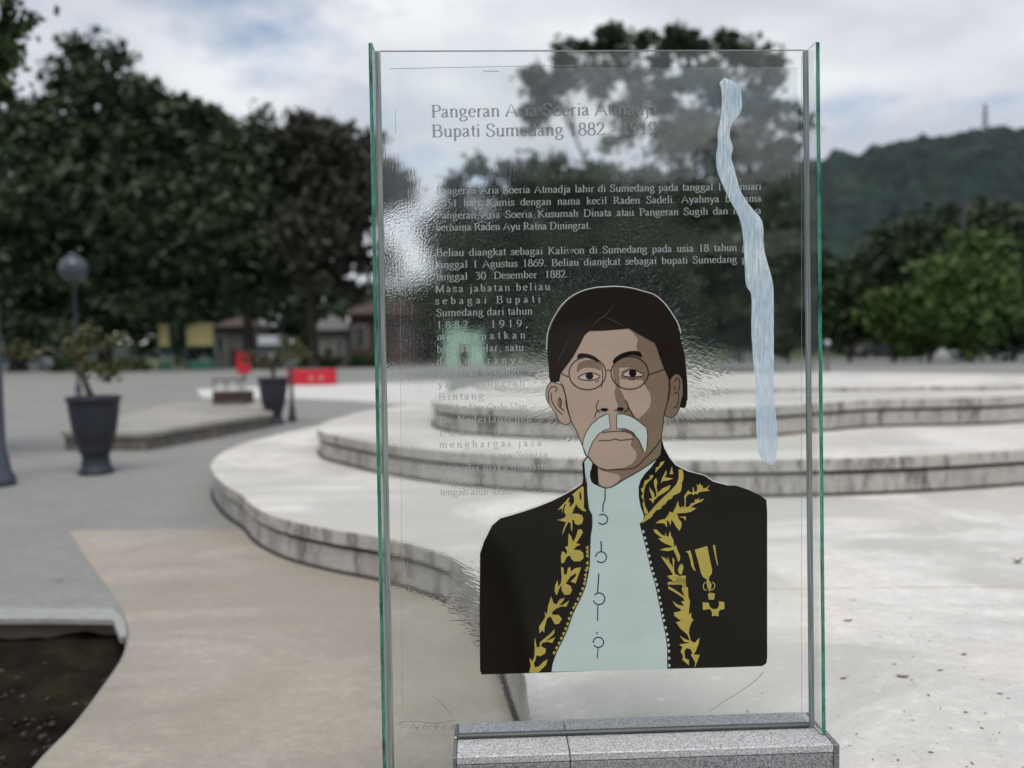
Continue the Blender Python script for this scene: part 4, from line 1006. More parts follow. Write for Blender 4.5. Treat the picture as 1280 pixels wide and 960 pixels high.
def tree(name, label, cat, trunkpx, Y, lobespx, n, size, mat, seed, tw=.35, holes=.3, group=None, base_z=-.17, bark='bark', depth=.8):
    tx = AT(trunkpx, 440, Y).x
    base = Vector((tx, Y, base_z)); r = empty(name, base)
    tag(r, label, cat, group)
    ppm = Y / FPX
    lobes = []
    rs = random.Random(seed)
    for L in lobespx:
        x, y, rx, ry = L[:4]; dn = L[4] if len(L) > 4 else 1.0
        dy = rs.uniform(-.35, .35) * rx * ppm
        p = AT(x, y, Y) + Vector((0, dy, 0))
        lobes.append((p, (rx * ppm, rx * ppm * depth, ry * ppm), dn))
    leaves('crown', lobes, mat, r, int(n * (.72 if Y > 50 and size > .38 else 1)), size, seed, holes, base)
    b = B()
    zs = sorted(l[0].z for l in lobes); low = min(l[0].z - l[1][2] for l in lobes); mid = zs[len(zs) // 2]
    fork = Vector((tx + rs.uniform(-.2, .2), Y, max(1.2, low + (mid - low) * .35)))
    pts = [base, base.lerp(fork, .1), base.lerp(fork, .5) + Vector((tw * .4 * rs.uniform(-1, 1), 0, 0)), fork]
    b.tube([p - base for p in pts], [tw * 1.5, tw * 1.05, tw * .85, tw * .7], 9)
    big = sorted(lobes, key=lambda l: -l[1][0] * l[2])[:14]
    for c, rr, dn in big:
        m_ = fork.lerp(c, .5) + Vector((rs.uniform(-.3, .3), rs.uniform(-.3, .3), rs.uniform(.0, .3))) * rr[0] * .5
        b.tube([p - base for p in (fork - Vector((0, 0, tw * .3)), m_, c)], [tw * .5, tw * .33, tw * .12], 6)
        for q in range(3):
            e = c + Vector((rs.uniform(-.8, .8) * rr[0], rs.uniform(-.8, .8) * rr[1], rs.uniform(-.2, .85) * rr[2]))
            b.tube([p - base for p in (m_.lerp(c, .4), c.lerp(e, .5) + Vector((0, 0, rr[2] * .1)), e)], [tw * .22, tw * .13, tw * .04], 5)
    b.done('trunk', MAT[bark], r)
    return r
g = 'tall dark trees along the far left side of the plaza'
tree('shade_tree', 'broad dark tree filling the far left edge behind the lamp post', 'tree', 22, 74, [(-40, 190, 60, 50), (15, 175, 48, 48), (50, 150, 28, 34, .6), (-60, 280, 80, 70), (40, 270, 70, 60), (90, 240, 50, 60), (0, 350, 80, 50), (80, 350, 60, 46), (10, 410, 70, 24, .8), (90, 405, 40, 22, .7)], 27000, .5, MAT['leaf_dark'], 1, .8, .15, g)
tree('shade_tree', 'tallest dark tree on the left with a thin ragged top', 'tree', 132, 76, [(98, 62, 24, 20, .4), (135, 70, 22, 20, .4), (80, 100, 20, 20, .35), (112, 112, 36, 30, .65), (155, 125, 40, 34, .8), (100, 175, 48, 38), (160, 195, 56, 52), (110, 250, 62, 55), (180, 275, 60, 60), (140, 335, 70, 48), (150, 395, 60, 26, .8)], 30000, .5, MAT['leaf_dark'], 2, .7, .12, g)
tree('shade_tree', 'rounded dark tree between the tallest tree and the plaza', 'tree', 240, 73, [(205, 132, 32, 30, .7), (243, 145, 34, 26, .7), (272, 170, 26, 32, .8), (215, 200, 60, 50), (270, 230, 55, 50), (220, 280, 62, 50), (280, 310, 58, 45), (230, 345, 60, 35), (215, 385, 60, 22, .7)], 26000, .5, MAT['leaf_dark'], 3, .5, .12, g)
tree('shade_tree', 'dark tree with a forked trunk above the red box', 'tree', 312, 71, [(330, 165, 26, 22, .5), (300, 215, 40, 36), (340, 210, 38, 36), (320, 260, 52, 38), (290, 310, 45, 34), (350, 310, 42, 36), (320, 345, 50, 26), (320, 380, 46, 20, .6)], 17000, .45, MAT['leaf_dark'], 4, .55, .15, g)
tree('shade_tree', 'open brownish crowned tree beside the left edge of the glass stele', 'tree', 392, 70, [(375, 172, 30, 26, .7), (415, 175, 38, 26, .8), (455, 195, 30, 26, .65), (395, 225, 46, 40, .9), (450, 245, 42, 38, .62), (485, 235, 26, 32, .5), (380, 285, 42, 34, .9), (430, 300, 38, 34, .6), (465, 325, 22, 22, .35), (390, 335, 40, 24, .8), (420, 362, 40, 16, .4)], 17500, .42, MAT['leaf_brown'], 5, .5, .2, g)
tree('shade_tree', 'large spreading tree whose crown rises behind the top of the glass', 'tree', 775, 46, [
    (714, 70, 38, 15, .6), (775, 52, 44, 15, .75), (825, 62, 44, 17, .65), (880, 60, 40, 17, .65), (925, 64, 34, 15, .6), (955, 84, 32, 20, .6), (692, 106, 46, 22, .75), (685, 134, 44, 12, .4), (770, 92, 56, 18, .45), (800, 122, 60, 22, .5), (880, 100, 56, 24, .5), (900, 135, 56, 22, .5), (962, 122, 36, 30, .5), (990, 160, 22, 26, .4),
    (670, 156, 34, 10, .10), (800, 165, 50, 22, .32), (865, 180, 56, 36, .60), (940, 178, 50, 34, .36), (985, 190, 22, 26, .25), (620, 214, 40, 18, .35), (590, 245, 38, 24, .5), (680, 240, 70, 40, 1), (770, 250, 70, 46, 1.1), (860, 260, 70, 50, 1.1), (940, 265, 60, 50, 1),
    (560, 290, 38, 34, .8), (620, 310, 70, 50, 1), (720, 325, 80, 55, 1.1), (830, 330, 80, 55, 1.1), (930, 335, 66, 55, 1), (570, 360, 50, 40, .8), (660, 385, 80, 45, 1), (780, 390, 80, 45, 1), (900, 385, 80, 45, .9)], 62000, .26, MAT['leaf_dark'], 6, .3, .12)
# nearer overhanging branch at the upper left corner
tree('leaning_tree', 'nearer bright green tree whose leaves hang in at the upper left corner', 'tree', -190, 11, [(-75, 20, 70, 60, 1), (-26, 40, 38, 56, 1), (-56, 105, 60, 40, .9), (-8, 85, 22, 38, .7), (-60, 200, 90, 50, .5), (-150, 60, 110, 80, .5), (-160, 180, 100, 80, .4)], 9000, .10, MAT['leaf_mid'], 8, .16, .1)

def foretree(px, Y, y0, w_, h_, mat, seed, label, name='small_tree', n=5000, sz=.3, tw=.16, grp='small trees along the far right side of the plaza'):
    rs = random.Random(seed); L = []
    for i in range(6): L.append((px + rs.uniform(-.5, .5) * w_, y0 + rs.uniform(-.5, .5) * h_, w_ * rs.uniform(.34, .52), h_ * rs.uniform(.34, .5), rs.uniform(.7, 1)))
    return tree(name, label, 'tree', px, Y, L, n, sz, MAT[mat], seed, tw, .2, grp)
foretree(1062, 62, 392, 62, 66, 'leaf_mid', 21, 'small green tree just right of the glass stele', n=6000)
foretree(1118, 60, 400, 60, 50, 'leaf_bright', 22, 'low green tree beside the pale pillar on the right')
foretree(1162, 58, 385, 66, 66, 'leaf_bright', 23, 'bright green tree below the grey utility pole', n=7000)
foretree(1215, 57, 362, 74, 92, 'leaf_bright', 24, 'tallest bright tree at the right, lit yellow green', n=10000)
foretree(1268, 59, 372, 70, 90, 'leaf_mid', 25, 'dense green tree cut by the right edge of the photo', n=9000)
foretree(1325, 60, 350, 90, 120, 'leaf_mid', 26, 'green tree rising past the right edge of the photo', n=7000)
foretree(985, 64, 405, 62, 50, 'leaf_mid', 27, 'small green tree seen through the right part of the glass')
foretree(925, 66, 400, 60, 60, 'leaf_mid', 28, 'small tree behind the pale streak on the glass')
g2_ = 'dark trees in front of the hill'
for i, (px, Y, y0, w_, h_, lab) in enumerate([(1105, 150, 330, 74, 70, 'dark tree below the left part of the hill'), (1168, 145, 310, 84, 84, 'dark tree left of the grey utility pole'), (1238, 150, 300, 84, 94, 'dark tree right of the grey utility pole'), (1295, 150, 270, 80, 110, 'dark tall tree at the right edge before the hill'), (1040, 155, 365, 70, 60, 'dark tree just clear of the glass edge before the hill'), (975, 155, 360, 70, 60, 'dark tree behind the right part of the glass')]):
    foretree(px, Y, y0 + (22 if px > 1200 else 0), w_, h_ * .85, 'leaf_dark', 40 + i, lab, 'shade_tree', 6000, .8, .4, g2_)
for i, (px, Y, y0, w_, h_, lab) in enumerate([(500, 92, 400, 60, 50, 'dark low tree behind the left edge of the glass'), (545, 95, 385, 60, 60, 'dark tree behind the mint house'), (610, 96, 390, 80, 60, 'dark tree right of the mint house')]):
    foretree(px, Y, y0, w_, h_, 'leaf_dark', 60 + i, lab, 'shade_tree', 4500, .5, .3, 'dark trees behind the houses')
# far wood on both sides, one mass
fw = []
rs = random.Random(5)
for i in range(60):
    x = -100 + i * 5.2 + rs.uniform(-2, 2); Y = 118 + rs.uniform(-5, 14); up = 1.9 if x < -23 else 1.0
    fw.append((Vector((x, Y, 4 * up + rs.uniform(0, 1.5))), (5.5, 4, rs.uniform(3.2, 5.2) * up), 1.4 * up))
root = leaves('far_wood', fw, MAT['leaf_dark'], None, 42000, .7, 77, .2); tag(root, 'low dark belt of trees far behind the plaza', 'trees', kind='stuff')

# ------------------------------------------------------------------ HILL
def ridge(px):
    K = [(-400, 440), (200, 430), (420, 415), (530, 390), (650, 330), (800, 270), (920, 232), (1030, 207), (1075, 200), (1110, 188), (1145, 180), (1180, 175), (1215, 172), (1260, 173), (1320, 178), (1500, 200), (2000, 290)]
    for (a, ya), (b_, yb) in zip(K, K[1:]):
        if a <= px <= b_: return ya + (yb - ya) * (px - a) / (b_ - a)
    return 440
v = []; f = []; NPx, ND = 520, 70
for i in range(NPx):
    px = -400 + 2400 * i / (NPx - 1); d = ray(px, ridge(px)); top_slope = (d.z / math.hypot(d.x, d.y)); hd = Vector((d.x, d.y, 0)).normalized()
    for j in range(ND):
        t = j / (ND - 1); dist = 330 + 420 * t
        zz = CAMZ + top_slope * 640 * math.sin(min(1, t / .74) * math.pi / 2) ** 1.25
        if t > .74: zz -= (t - .74) * 150
        p = hd * dist
        nn = 9 * noise.noise(p * .012) + 5.5 * noise.noise(p * .05) + 6.5 * noise.noise(p * .13) + 3 * noise.noise(p * .31)
        fade = min(1, t * 4) * min(1, max(0, zz) / 25)
        v.append((p.x, p.y, max(-3, zz * 1.0 + nn * fade - 2)))
for i in range(NPx - 1):
    for j in range(ND - 1):
        a = i * ND + j; f.append((a, a + ND, a + ND + 1, a + 1))
def hillmat():
    m = M('forested hill', rough=.95)
    a = m.noise(.013, 9, .72); b = m.noise(.09, 6, .75)
    col = m.ramp(a, [(.32, (.005, .012, .018)), (.48, (.015, .038, .031)), (.66, (.036, .062, .046))])
    col = m.mix(m.ramp(b, [(.42, .85), (.58, 0.0)]), col, (.004, .010, .015))
    m.color(col); m.bump(b, 1, 4); return m.m
o = mesh('hill', v, f, hillmat(), smooth=True); tag(o, kind='structure')
# lattice mast on the ridge
def lattice(px, y0, y1, Y, wd):
    p0, p1 = AT(px, y0, Y), AT(px, y1, Y); r = empty('radio_mast', p0); tag(r, 'thin lattice radio mast standing on the hill ridge', 'mast')
    h = p1.z - p0.z; b = B()
    for sx in (-1, 1):
        for sy in (-1, 1): b.tube([(sx * wd, sy * wd, 0), (sx * wd * .35, sy * wd * .35, h)], [.35, .25], 4)
    b.done('frame', MAT['pole'], r); b = B(); n = 14
    for i in range(n):
        z0, z1 = h * i / n, h * (i + 1) / n; a, c = wd * (1 - .65 * i / n), wd * (1 - .65 * (i + 1) / n)
        for q in ((1, 1, -1, 1), (-1, 1, -1, -1), (-1, -1, 1, -1), (1, -1, 1, 1)):
            b.tube([(q[0] * a, q[1] * a, z0), (q[2] * c, q[3] * c, z1)], .18, 3)
    b.done('bracing', MAT['pole'], r)
lattice(1231, 182, 130, 640, 1.5)
# utility pole
def utility(px, ytop, Y, label):
    base = Vector((AT(px, 440, Y).x, Y, -.17)); t = AT(px, ytop, Y); r = empty('utility_pole', base); tag(r, label, 'utility pole')
    h = t.z - base.z
    B().tube([(0, 0, 0), (0, 0, h)], [.26, .17], 10).done('pole', MAT['polegrey'], r)
    B().box(-.45, .45, -.05, .05, h - .5, h - .4).done('crossarm', MAT['polegrey'], r)
    for x in (-.38, .38): B().lathe([(.001, .25), (.05, .25), (.07, .1), (.05, 0), (.001, 0)], 8, (x, 0, h - .4)).done('insulator', MAT['polegrey'], r)
utility(1203, 250, 66, 'grey concrete utility pole rising among the trees on the right')

# ------------------------------------------------------------------ STREET FURNITURE
def planter(px, pyb, label, seed, leanx, grp='black pedestal planters on the plaza'):
    base = G(px, pyb); r = empty('planter', base); tag(r, label, 'planter', grp)
    prof = [(.001, 0), (.225, 0), (.235, .03), (.22, .06), (.19, .09), (.175, .22), (.19, .27), (.225, .30), (.205, .33), (.25, .40), (.29, .6), (.325, .84), (.33, .92), (.355, .93), (.355, .975), (.34, .985), (.31, .985), (.305, .9), (.001, .9)]
    B().lathe([(a * .9 if a > .01 else a, z) for a, z in prof], 32).done('pot', MAT['pot'], r, smooth=True)
    B().lathe([(.278, .92), (.15, .945), (.001, .95)], 20).done('soil_fill', MAT['soil'], r)
    s = B(); s.tube([(0, 0, .9), (leanx * .35, 0, 1.15), (leanx * .8, .03, 1.4), (leanx * 1.0, .02, 1.62)], [.045, .035, .026, .016], 8)
    rr = random.Random(seed); lobes = []
    for i in range(9):
        a = Vector((leanx * rr.uniform(.5, 1), 0, rr.uniform(1.25, 1.55))); e = a + Vector((rr.uniform(-.55, .6), rr.uniform(-.35, .35), rr.uniform(-.02, .3)))
        s.tube([a, a.lerp(e, .5) + Vector((0, 0, .04)), e], [.014, .009, .004], 5); lobes.append((e, (.2, .2, .13), 1))
    s.done('stem', MAT['greybark'], r, smooth=True)
    leaves('foliage', lobes, MAT['leaf_olive'], r, 210, .05, seed, .1)
    return r
planter(120.5, 592, 'larger looking black planter at the left with a leaning bare-stemmed shrub', 3, -.26)
planter(343, 531, 'farther black planter beside the thin post and red barrier', 4, .05)

def globe_lamp(base, h, rad, label, mat='pole', gr=.12, name='lamp_post', group=None):
    r = empty(name, base); tag(r, label, 'lamp post', group)
    B().lathe([(.001, 0), (rad * 2.1, 0), (rad * 2.1, .08), (rad * 1.6, .16), (rad * 1.25, .35), (rad, .42), (rad * .9, h * .5), (rad * .7, h), (.001, h)], 16).done('pole', MAT[mat], r, smooth=True)
    B().lathe([(rad * .7, h), (gr * .7, h + gr * .1), (gr * .75, h + gr * .3), (.001, h + gr * .3)], 16).done('collar', MAT[mat], r)
    B().lathe([(max(.001, gr * math.sin(R(a))), h + gr * 1.15 - gr * math.cos(R(a))) for a in range(0, 181, 15)], 18).done('globe', MAT['globe'], r, smooth=True)
    return r
globe_lamp(G(-1, 607), 5.2, .085, 'dark blue grey lamp post cut off by the left edge of the photo', gr=.22)
globe_lamp(G(365.5, 527), 1.6, .045, 'short thin dark lamp post between planter and red barrier', gr=.09)
globe_lamp(Vector((AT(1034, 440, 40).x, 40, 0)), CAMZ + (431 - 433) / FPX * 40 - .05, .05, 'small white globe lamp seen just right of the glass edge', gr=.15)
MAT['dimglobe'] = plain('dull glass lamp globe', (.05, .07, .085), .3, .1)
def bigglobe(px, py, Y):
    c = AT(px, py, Y); r = empty('lamp_post', Vector((c.x, Y, 0))); tag(r, 'tall lamp with one large dull blue globe against the dark trees', 'lamp post')
    B().lathe([(.12, 0), (.12, .3), (.06, .5), (.045, c.z - .5), (.2, c.z - .47), (.2, c.z - .42), (.001, c.z - .42)], 12).done('pole', MAT['pole'], r, smooth=True)
    B().lathe([(max(.001, .5 * math.sin(R(a))), -.48 * math.cos(R(a))) for a in range(0, 181, 15)], 18, (0, 0, c.z)).done('globe', MAT['dimglobe'], r, smooth=True)
    B().lathe([(.2, .44), (.22, .48), (.08, .56), (.001, .62)], 12, (0, 0, c.z)).done('cap', MAT['pole'], r)
bigglobe(92, 336, 30)

# slatted brown crate on the platform
def cart():
    p = G(292, 505, .3); r = empty('wooden_stand', p); tag(r, 'dark brown wooden stand with white railing posts on the low platform', 'stand')
    B().box(-.40, .40, -.25, .25, .05, .31, .01).done('box', MAT['brownwood'], r)
    for x in (-.36, .36):
        for y in (-.2, .2): B().box(x - .03, x + .03, y - .03, y + .03, 0, .05).done('foot', MAT['brownwood'], r)
    for i in range(6):
        x = -.37 + i * .148; B().box(x - .018, x + .018, -.235, -.2, .312, .56).done('post', MAT['white' if i % 2 else 'wallpale'], r)
    B().box(-.41, .41, -.245, -.19, .562, .60, .005).done('rail', MAT['brownwood'], r)
cart()
def redbox():
    p = G(305, 497); p = Vector((AT(305, 470, 20.5).x, 20.5, 0)); r = empty('post_box', p); tag(r, 'small bright red box on a thin grey post above the wooden stand', 'red box')
    B().tube([(0, 0, 0), (0, 0, 1.0)], .03, 8).done('post', MAT['wallgrey'], r)
    B().box(-.15, .15, -.12, .12, .96, 1.47, .015).done('box', MAT['red'], r)
    B().box(-.17, .17, -.14, .14, 1.472, 1.5, .006).done('lid', MAT['red'], r)
    B().box(-.09, .09, -.126, -.121, 1.33, 1.37).done('slot', MAT['window'], r)
redbox()
def barrier():
    p = G(390, 483); r = empty('barrier', p); tag(r, 'red fabric barrier with two faded round marks at the far edge of the paving', 'barrier')
    wd = 60 / FPX * p.y / 2
    v = []; f = []; n = 24
    for i in range(n + 1):
        x = -wd + 2 * wd * i / n; y = .05 * math.sin(i * .9) + .02 * math.sin(i * 2.3)
        sag = .10 * (1 - (2 * i / n - 1) ** 2) * .6
        v += [(x, y, .06), (x, y, .78 - sag), (x, y + .01, .78 - sag), (x, y + .01, .06)]
    for i in range(n):
        a = i * 4
        for k in range(4): f.append((a + k, a + 4 + k, a + 4 + (k + 1) % 4, a + (k + 1) % 4))
    s = mesh('banner', v, f, MAT['red'], r)
    for x in (-.02, .42):
        b = B().lathe([(.001, 0), (.12, 0), (.12, .012), (.001, .012)], 14); o = b.done('mark', MAT['pink'], s); o.rotation_euler = (R(90), 0, 0); o.location = (x, -.06, .36)
    for x in (-wd - .03, 0, wd + .03):
        b = B(); b.tube([(x, .04, 0), (x, .04, .86)], .025, 6); b.tube([(x, -.3, 0.02), (x, .38, 0.02)], .025, 6); b.done('frame_leg', MAT['wallgrey'], r)
barrier()

# ------------------------------------------------------------------ CARS
def car(px, Y, label, mat, rz, L=4.3, Wd=1.7, H=1.5, group='vehicles parked beyond the plaza'):
    r = empty('parked_car', Vector((AT(px, 440, Y).x, Y, -.1)), rz); tag(r, label, 'car', group)
    prof = [(-L / 2, .35), (-L / 2, .75), (-L / 2 + .15, .92), (-L * .30, .98), (-L * .17, H - .08), (-L * .08, H), (L * .22, H), (L * .34, H - .1), (L * .43, .95), (L / 2 - .03, .85), (L / 2, .4), (L / 2 - .1, .28), (-L / 2 + .1, .28)]
    def side(inset, lo=0, sc=1.0):
        out_ = []
        for sy in (-1, 1):
            for x, z in prof:
                y = sy * (Wd / 2 - (max(0, z - .9) * .28)) * sc; out_.append((x, y, z))
        return out_
    v = side(0); n = len(prof); f = [tuple(range(n)), tuple(range(2 * n - 1, n - 1, -1))] + [(i, n + i, n + (i + 1) % n, (i + 1) % n)[::1] for i in range(n)]
    b_ = mesh('body', v, f, MAT[mat], r)
    for sy in (-1, 1):
        for xs in ((-L * .2, -L * .14, L * .02, L * .02), (L * .04, L * .04, L * .24, L * .33)):
            z0, z1 = 1.0, H - .1; ys = [sy * (Wd / 2 - max(0, z - .9) * .28 + .006) for z in (z0, z1, z1, z0)]
            mesh('window', [(xs[0], ys[0], z0), (xs[1], ys[1], z1), (xs[2], ys[2], z1), (xs[3], ys[3], z0)], [(0, 1, 2, 3)], MAT['window'], r)
        for x in (-L * .31, L * .31):
            w_ = B(); w_.tube([(x, sy * (Wd / 2 - .2), .32), (x, sy * (Wd / 2 + .01), .32)], .32, 16); t_ = w_.done('wheel', MAT['tyre'], r)
            B().tube([(x, sy * (Wd / 2 + .011), .32), (x, sy * (Wd / 2 + .02), .32)], .2, 12).done('rim', MAT['rim'], t_)
    for (x0, za, x1, zb, nm) in ((-L * .29, 1.0, -L * .175, H - .13, 'windscreen'), (L * .345, H - .13, L * .425, 1.0, 'rear_window')):
        y0 = Wd / 2 - .2; nx = -.01 if nm == 'windscreen' else .01
        mesh(nm, [(x0 + nx, -y0, za + .01), (x0 + nx, y0, za + .01), (x1 + nx, y0, zb + .01), (x1 + nx, -y0, zb + .01)], [(0, 1, 2, 3)], MAT['window'], r)
    for sy in (-1, 1): B().box(-L / 2 - .01, -L / 2 + .03, sy * .55 - .15, sy * .55 + .15, .62, .78).done('headlight', MAT['white'], r)
car(38, 78, 'white car parked at the far left below the dark trees', 'carwhite', R(8))
car(8, 80, 'blue grey car at the far left edge beyond the plaza', 'carblue', R(5))
car(1178, 75, 'pale van-like car under the trees at the right', 'carwhite', R(176), H=1.8)
car(1262, 76, 'blue grey car parked near the right edge under the trees', 'carblue', R(184))
car(1100, 78, 'dark car in the shade left of the pale car', 'cardark', R(180))
car(326, 84, 'white car half hidden behind the farther planter', 'carwhite', R(0))

# ------------------------------------------------------------------ BUILDINGS AND STALLS
def house(px0, px1, ybase, ywall, yroof, Y, dep, wall, roof, label, nwin=3, over=.5, name='house'):
    a, b = AT(px0, ybase, Y), AT(px1, ybase, Y); x = (a.x + b.x) / 2; wd = abs(b.x - a.x) / 2
    zb = -.17; h = AT((px0 + px1) / 2, ywall, Y).z - zb; hr = AT((px0 + px1) / 2, yroof, Y).z - zb
    r = empty(name, Vector((x, Y, zb))); tag(r, label, 'house')
    B().box(-wd, wd, 0, dep, 0, h).done('wall', MAT[wall], r)
    o_ = over; rd = min(dep / 2, wd)
    v = [(-wd - o_, -o_, h + .01), (wd + o_, -o_, h + .01), (wd + o_, dep + o_, h + .01), (-wd - o_, dep + o_, h + .01), (-wd + rd * .8, dep / 2, hr), (wd - rd * .8, dep / 2, hr), (-wd - o_, -o_, h - .12), (wd + o_, -o_, h - .12), (wd + o_, dep + o_, h - .12), (-wd - o_, dep + o_, h - .12)]
    mesh('roof', v, [(0, 1, 5, 4), (1, 2, 5), (2, 3, 4, 5), (3, 0, 4), (0, 6, 7, 1), (1, 7, 8, 2), (2, 8, 9, 3), (3, 9, 6, 0), (6, 9, 8, 7)], MAT[roof], r)
    for i in range(nwin):
        cx_ = -wd + (i + .5) * 2 * wd / nwin; ww = min(.7, wd / nwin * .6)
        if i == nwin // 2:
            B().box(cx_ - .45, cx_ + .45, -.05, .04, 0, min(2.1, h * .8), .01).done('door', MAT['brownwood'], r)
        else:
            fr = B().box(cx_ - ww, cx_ + ww, -.06, .03, h * .35, h * .78, .01).done('window', MAT['white'], r)
            B().box(cx_ - ww + .08, cx_ + ww - .08, -.075, -.061, h * .35 + .08, h * .78 - .08).done('pane', MAT['window'], fr)
house(438, 520, 455, 392, 360, 88, 8, 'wallbrown', 'rooftile', 'brown walled house with brown roof beside the left glass edge')
house(556, 604, 450, 397, 372, 86, 6, 'mint', 'ochre', 'mint green house with ochre roof seen through the film', nwin=1)
house(268, 318, 455, 408, 395, 92, 6, 'wallgrey', 'rooftile', 'low grey shop building behind the trees on the left')
house(390, 432, 455, 412, 396, 94, 6, 'wallpale', 'wallgrey', 'low pale building left of the brown house')
house(1085, 1145, 452, 418, 405, 90, 6, 'wallbrown', 'rooftile', 'low brown building under the trees on the right')
house(1190, 1240, 452, 425, 408, 92, 6, 'wallgrey', 'rooftile', 'low grey building behind the bright trees on the right')
house(925, 975, 450, 410, 396, 92, 6, 'wallpale', 'wallgrey', 'pale building seen through the glass beside the streak')
def stall(px, Y, wpx, label, board):
    r = empty('market_stall', Vector((AT(px, 440, Y).x, Y, -.1))); tag(r, label, 'stall', 'street stalls beyond the plaza')
    wd = wpx / FPX * Y / 2
    for x in (-wd, wd):
        B().tube([(x, 0, 0), (x, 0, 4.55)], .05, 6).done('post', MAT['pole'], r)
        B().tube([(x, 1.6, 0), (x, 1.6, 2.3)], .05, 6).done('post', MAT['pole'], r)
    mesh('awning', [(-wd - .2, .12, 2.2), (wd + .2, .12, 2.2), (wd + .2, 2.0, 2.35), (-wd - .2, 2.0, 2.35), (-wd - .2, .12, 2.14), (wd + .2, .12, 2.14), (wd + .2, 2.0, 2.29), (-wd - .2, 2.0, 2.29)],
         [(0, 1, 2, 3), (7, 6, 5, 4), (0, 4, 5, 1), (1, 5, 6, 2), (2, 6, 7, 3), (3, 7, 4, 0)], MAT['greencloth'], r)
    B().box(-wd, wd, .1, .16, .0, 1.0, .01).done('counter', MAT['greencloth' if board == 'yellow' else 'brownwood'], r)
    B().box(-wd * .97, wd * .97, -.12, -.055, 2.3, 4.3 if board == 'yellow' else 3.1, .01).done('board', MAT[board], r)
stall(206, 70.5, 13, 'narrow stall with a yellow board left of the dark trunk', 'yellow')
stall(251, 70.5, 34, 'wide stall with a yellow board right of the dark trunk', 'yellow')
stall(338, 70.5, 30, 'stall with a low pale board right of the red box', 'white')
# low hedges / verge beyond the plaza
v_ = prism('kerb', [Vector((-60, PE)), Vector((60, PE)), Vector((60, PE + .2)), Vector((-60, PE + .2))], [(-.17, 0), (.12, 0)], MAT['kerb']); tag(v_, kind='structure')
for i, (px, Y, wpx, lab) in enumerate([(95, 71, 60, 'low clipped green shrub below the tallest left tree'), (160, 70.5, 44, 'brownish low shrub behind the larger planter'), (400, 71, 50, 'dark low shrub under the open crowned tree'), (455, 71.5, 40, 'low green shrub in front of the brown house')]):
    r = empty('shrub', Vector((AT(px, 440, Y).x, Y, -.1))); tag(r, lab, 'shrub')
    wd = wpx / FPX * Y / 2
    leaves('foliage', [(Vector((x * wd, 0, .6)), (wd * .4, .8, .6), 1) for x in (-.7, -.2, .3, .75)], MAT['leaf_mid' if i != 1 else 'leaf_olive'], r, 1800, .16, 90 + i, .2)
    b = B()
    for x in (-.6, -.2, .3, .7): b.tube([(x * wd, 0, 0), (x * wd + .1, .05, .6)], [.05, .02], 5)
    b.done('stem', MAT['bark'], r)

# ------------------------------------------------------------------ LITTER ON THE TERRACE
b = B(); rs = random.Random(11)
for i in range(900):
    px, py = rs.uniform(1035, 1500), 740 + (rs.random() ** 1.0) * 330
    if rs.random() < .25: px = rs.uniform(670, 1000)
    p = G(px, py, S + .002); L_ = rs.choice((.0015, .002, .002, .003, .004, .007)) * rs.uniform(.6, 1.5); a = rs.uniform(0, 6.3); q = Vector((math.cos(a), math.sin(a), 0)); n = Vector((-q.y, q.x, 0)) * rs.uniform(.2, .5)
    z = Vector((0, 0, .002))
    b.add([p - q * L_, p + n * L_ + z, p + q * L_ + z * .5, p - n * L_ + z * .2], [(0, 1, 2), (0, 2, 3)])
o = b.done('leaf_litter', MAT['leaflitter'], None); tag(o, 'scattered dark leaf crumbs and grit on the pale terrace', 'litter', kind='stuff')
def leaf(px, py, L_, lab, z=S, curl=.35, az=0.0):
    r = G(px, py, z + .001); v = []; f = []; n = 8
    for i in range(n + 1):
        t = i / n; wd = max(0, math.sin(math.pi * t)) ** .8 * .2 * L_
        for s in (-1, 0, 1): v.append(((t - .5) * L_, s * wd, curl * L_ * (t - .5) ** 2 * 2 + abs(s) * curl * wd * .8))
    for i in range(n):
        for k in range(2): a = i * 3 + k; f.append((a, a + 3, a + 4, a + 1))
    o = mesh('fallen_leaf', v, f, MAT['leaflitter'], None, True); o.location = r; o.rotation_euler = (0, 0, az)
    tag(o, lab, 'leaf')
leaf(1272, 704, .06, 'curled dry leaf standing up at the right edge of the terrace', curl=1.2)
leaf(1060, 776, .045, 'thin dark leaf just right of the glass on the terrace', az=.1)
leaf(1128, 846, .05, 'longest dark twig-like leaf in front on the terrace', az=-.3)
leaf(1175, 838, .025, 'short dark leaf behind and right of the longest one', az=.05)
leaf(1205, 818, .03, 'small leaf farthest back of the three right-hand ones', az=.4)
leaf(1250, 867, .022, 'small dark leaf low at the right', az=-.5)
leaf(1054, 848, .03, 'pale thin leaf beside the glass foot', az=.2)
leaf(74, 726, .06, 'dark leaf on the grey paving at the left', 0, az=.7)

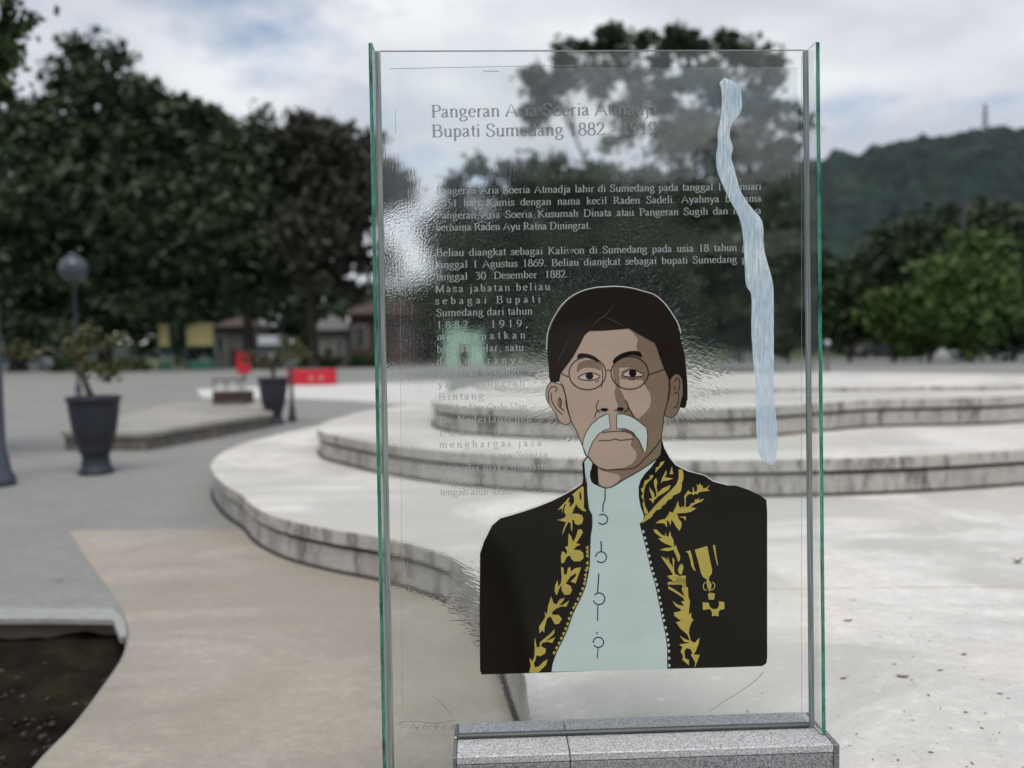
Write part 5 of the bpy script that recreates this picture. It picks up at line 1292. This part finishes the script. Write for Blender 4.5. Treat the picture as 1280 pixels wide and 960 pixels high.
# ------------------------------------------------------------------ WHAT THE GLASS REFLECTS (the street behind the camera)
def MIR(px, py, dist):
    d = ray(px, py); t = (O - CAM).dot(D) / d.dot(D); p = CAM + d * t; q = d - 2 * d.dot(D) * D
    return p + q * (dist / abs(q.y))
def rtree(px, ytop, dist, label, seed):
    p = MIR(px, ytop, dist); base = Vector((p.x, p.y, 0)); r = empty('street_tree', base); tag(r, label, 'tree', 'trees along the street in front of the stele')
    h = p.z; rs = random.Random(seed); lobes = []
    for i in range(9): lobes.append((Vector((rs.uniform(-.32, .32) * h, rs.uniform(-.25, .25) * h, h * rs.uniform(.45, .88))), (h * .22, h * .22, h * .15), 1))
    leaves('crown', lobes, MAT['leaf_dark'], r, 7000, .3, seed, .15)
    b = B(); b.tube([(0, 0, 0), (.1, 0, h * .3), (0, 0, h * .6)], [.4, .3, .15], 8)
    for l in lobes: b.tube([(0, 0, h * .35), tuple(l[0])], [.14, .04], 5)
    b.done('trunk', MAT['bark'], r)
for i, (px, yt, ds) in enumerate([(520, 300, 40), (600, 250, 42), (690, 225, 44), (775, 170, 40), (900, 215, 46), (985, 230, 44), (1070, 250, 42), (430, 290, 46)]):
    rtree(px, yt, ds, ['street tree opposite the left edge of the stele', 'street tree opposite the lettering', 'round street tree left of the roadside house', 'tallest street tree opposite the stele', 'street tree behind the roadside house', 'street tree right of the roadside house', 'far right street tree by the roadside', 'street tree at the left end of the row'][i], 200 + i)
p = MIR(930, 440, 30); pt = MIR(930, 318, 30); pr = MIR(930, 285, 30)
r = empty('roadside_house', Vector((p.x, p.y, 0)), math.pi); tag(r, 'roadside house with a grey sheet roof reflected in the glass', 'house')
hh, hr_ = pt.z, pr.z
B().box(-4.5, 4.5, 0, 7, 0, hh).done('wall', MAT['wallgrey'], r)
mesh('roof', [(-5.2, -.7, hh - .1), (5.2, -.7, hh - .1), (5.2, 7.7, hh - .1), (-5.2, 7.7, hh - .1), (-3.2, 3.5, hr_ + .6), (3.2, 3.5, hr_ + .6)], [(0, 1, 5, 4), (1, 2, 5), (2, 3, 4, 5), (3, 0, 4), (0, 3, 2, 1)], MAT['wallpale'], r)
for x in (-3, 0, 3):
    fr = B().box(x - .6, x + .6, -.06, .02, 1.0, 2.3, .01).done('window', MAT['white'], r); B().box(x - .5, x + .5, -.075, -.061, 1.1, 2.2).done('pane', MAT['window'], fr)
a, c = MIR(700, 262, 24), MIR(1100, 275, 24)
for k, (dx, dz) in enumerate(((0, 0), (.3, .35), (-.2, .7), (.1, 1.1))):
    A0, C0 = Vector((a.x - 4, a.y, a.z + dz)), Vector((c.x + 4, c.y, c.z + dz * .8 + .3)); b = B()
    b.tube([A0.lerp(C0, t / 12) - Vector((0, 0, .5 * math.sin(math.pi * t / 12))) for t in range(13)], .025, 5)
    o = b.done('power_cable', MAT['cardark'], None); tag(o, ['lowest', 'second lowest', 'second highest', 'highest'][k] + ' power cable of the street line opposite the stele', 'cable')
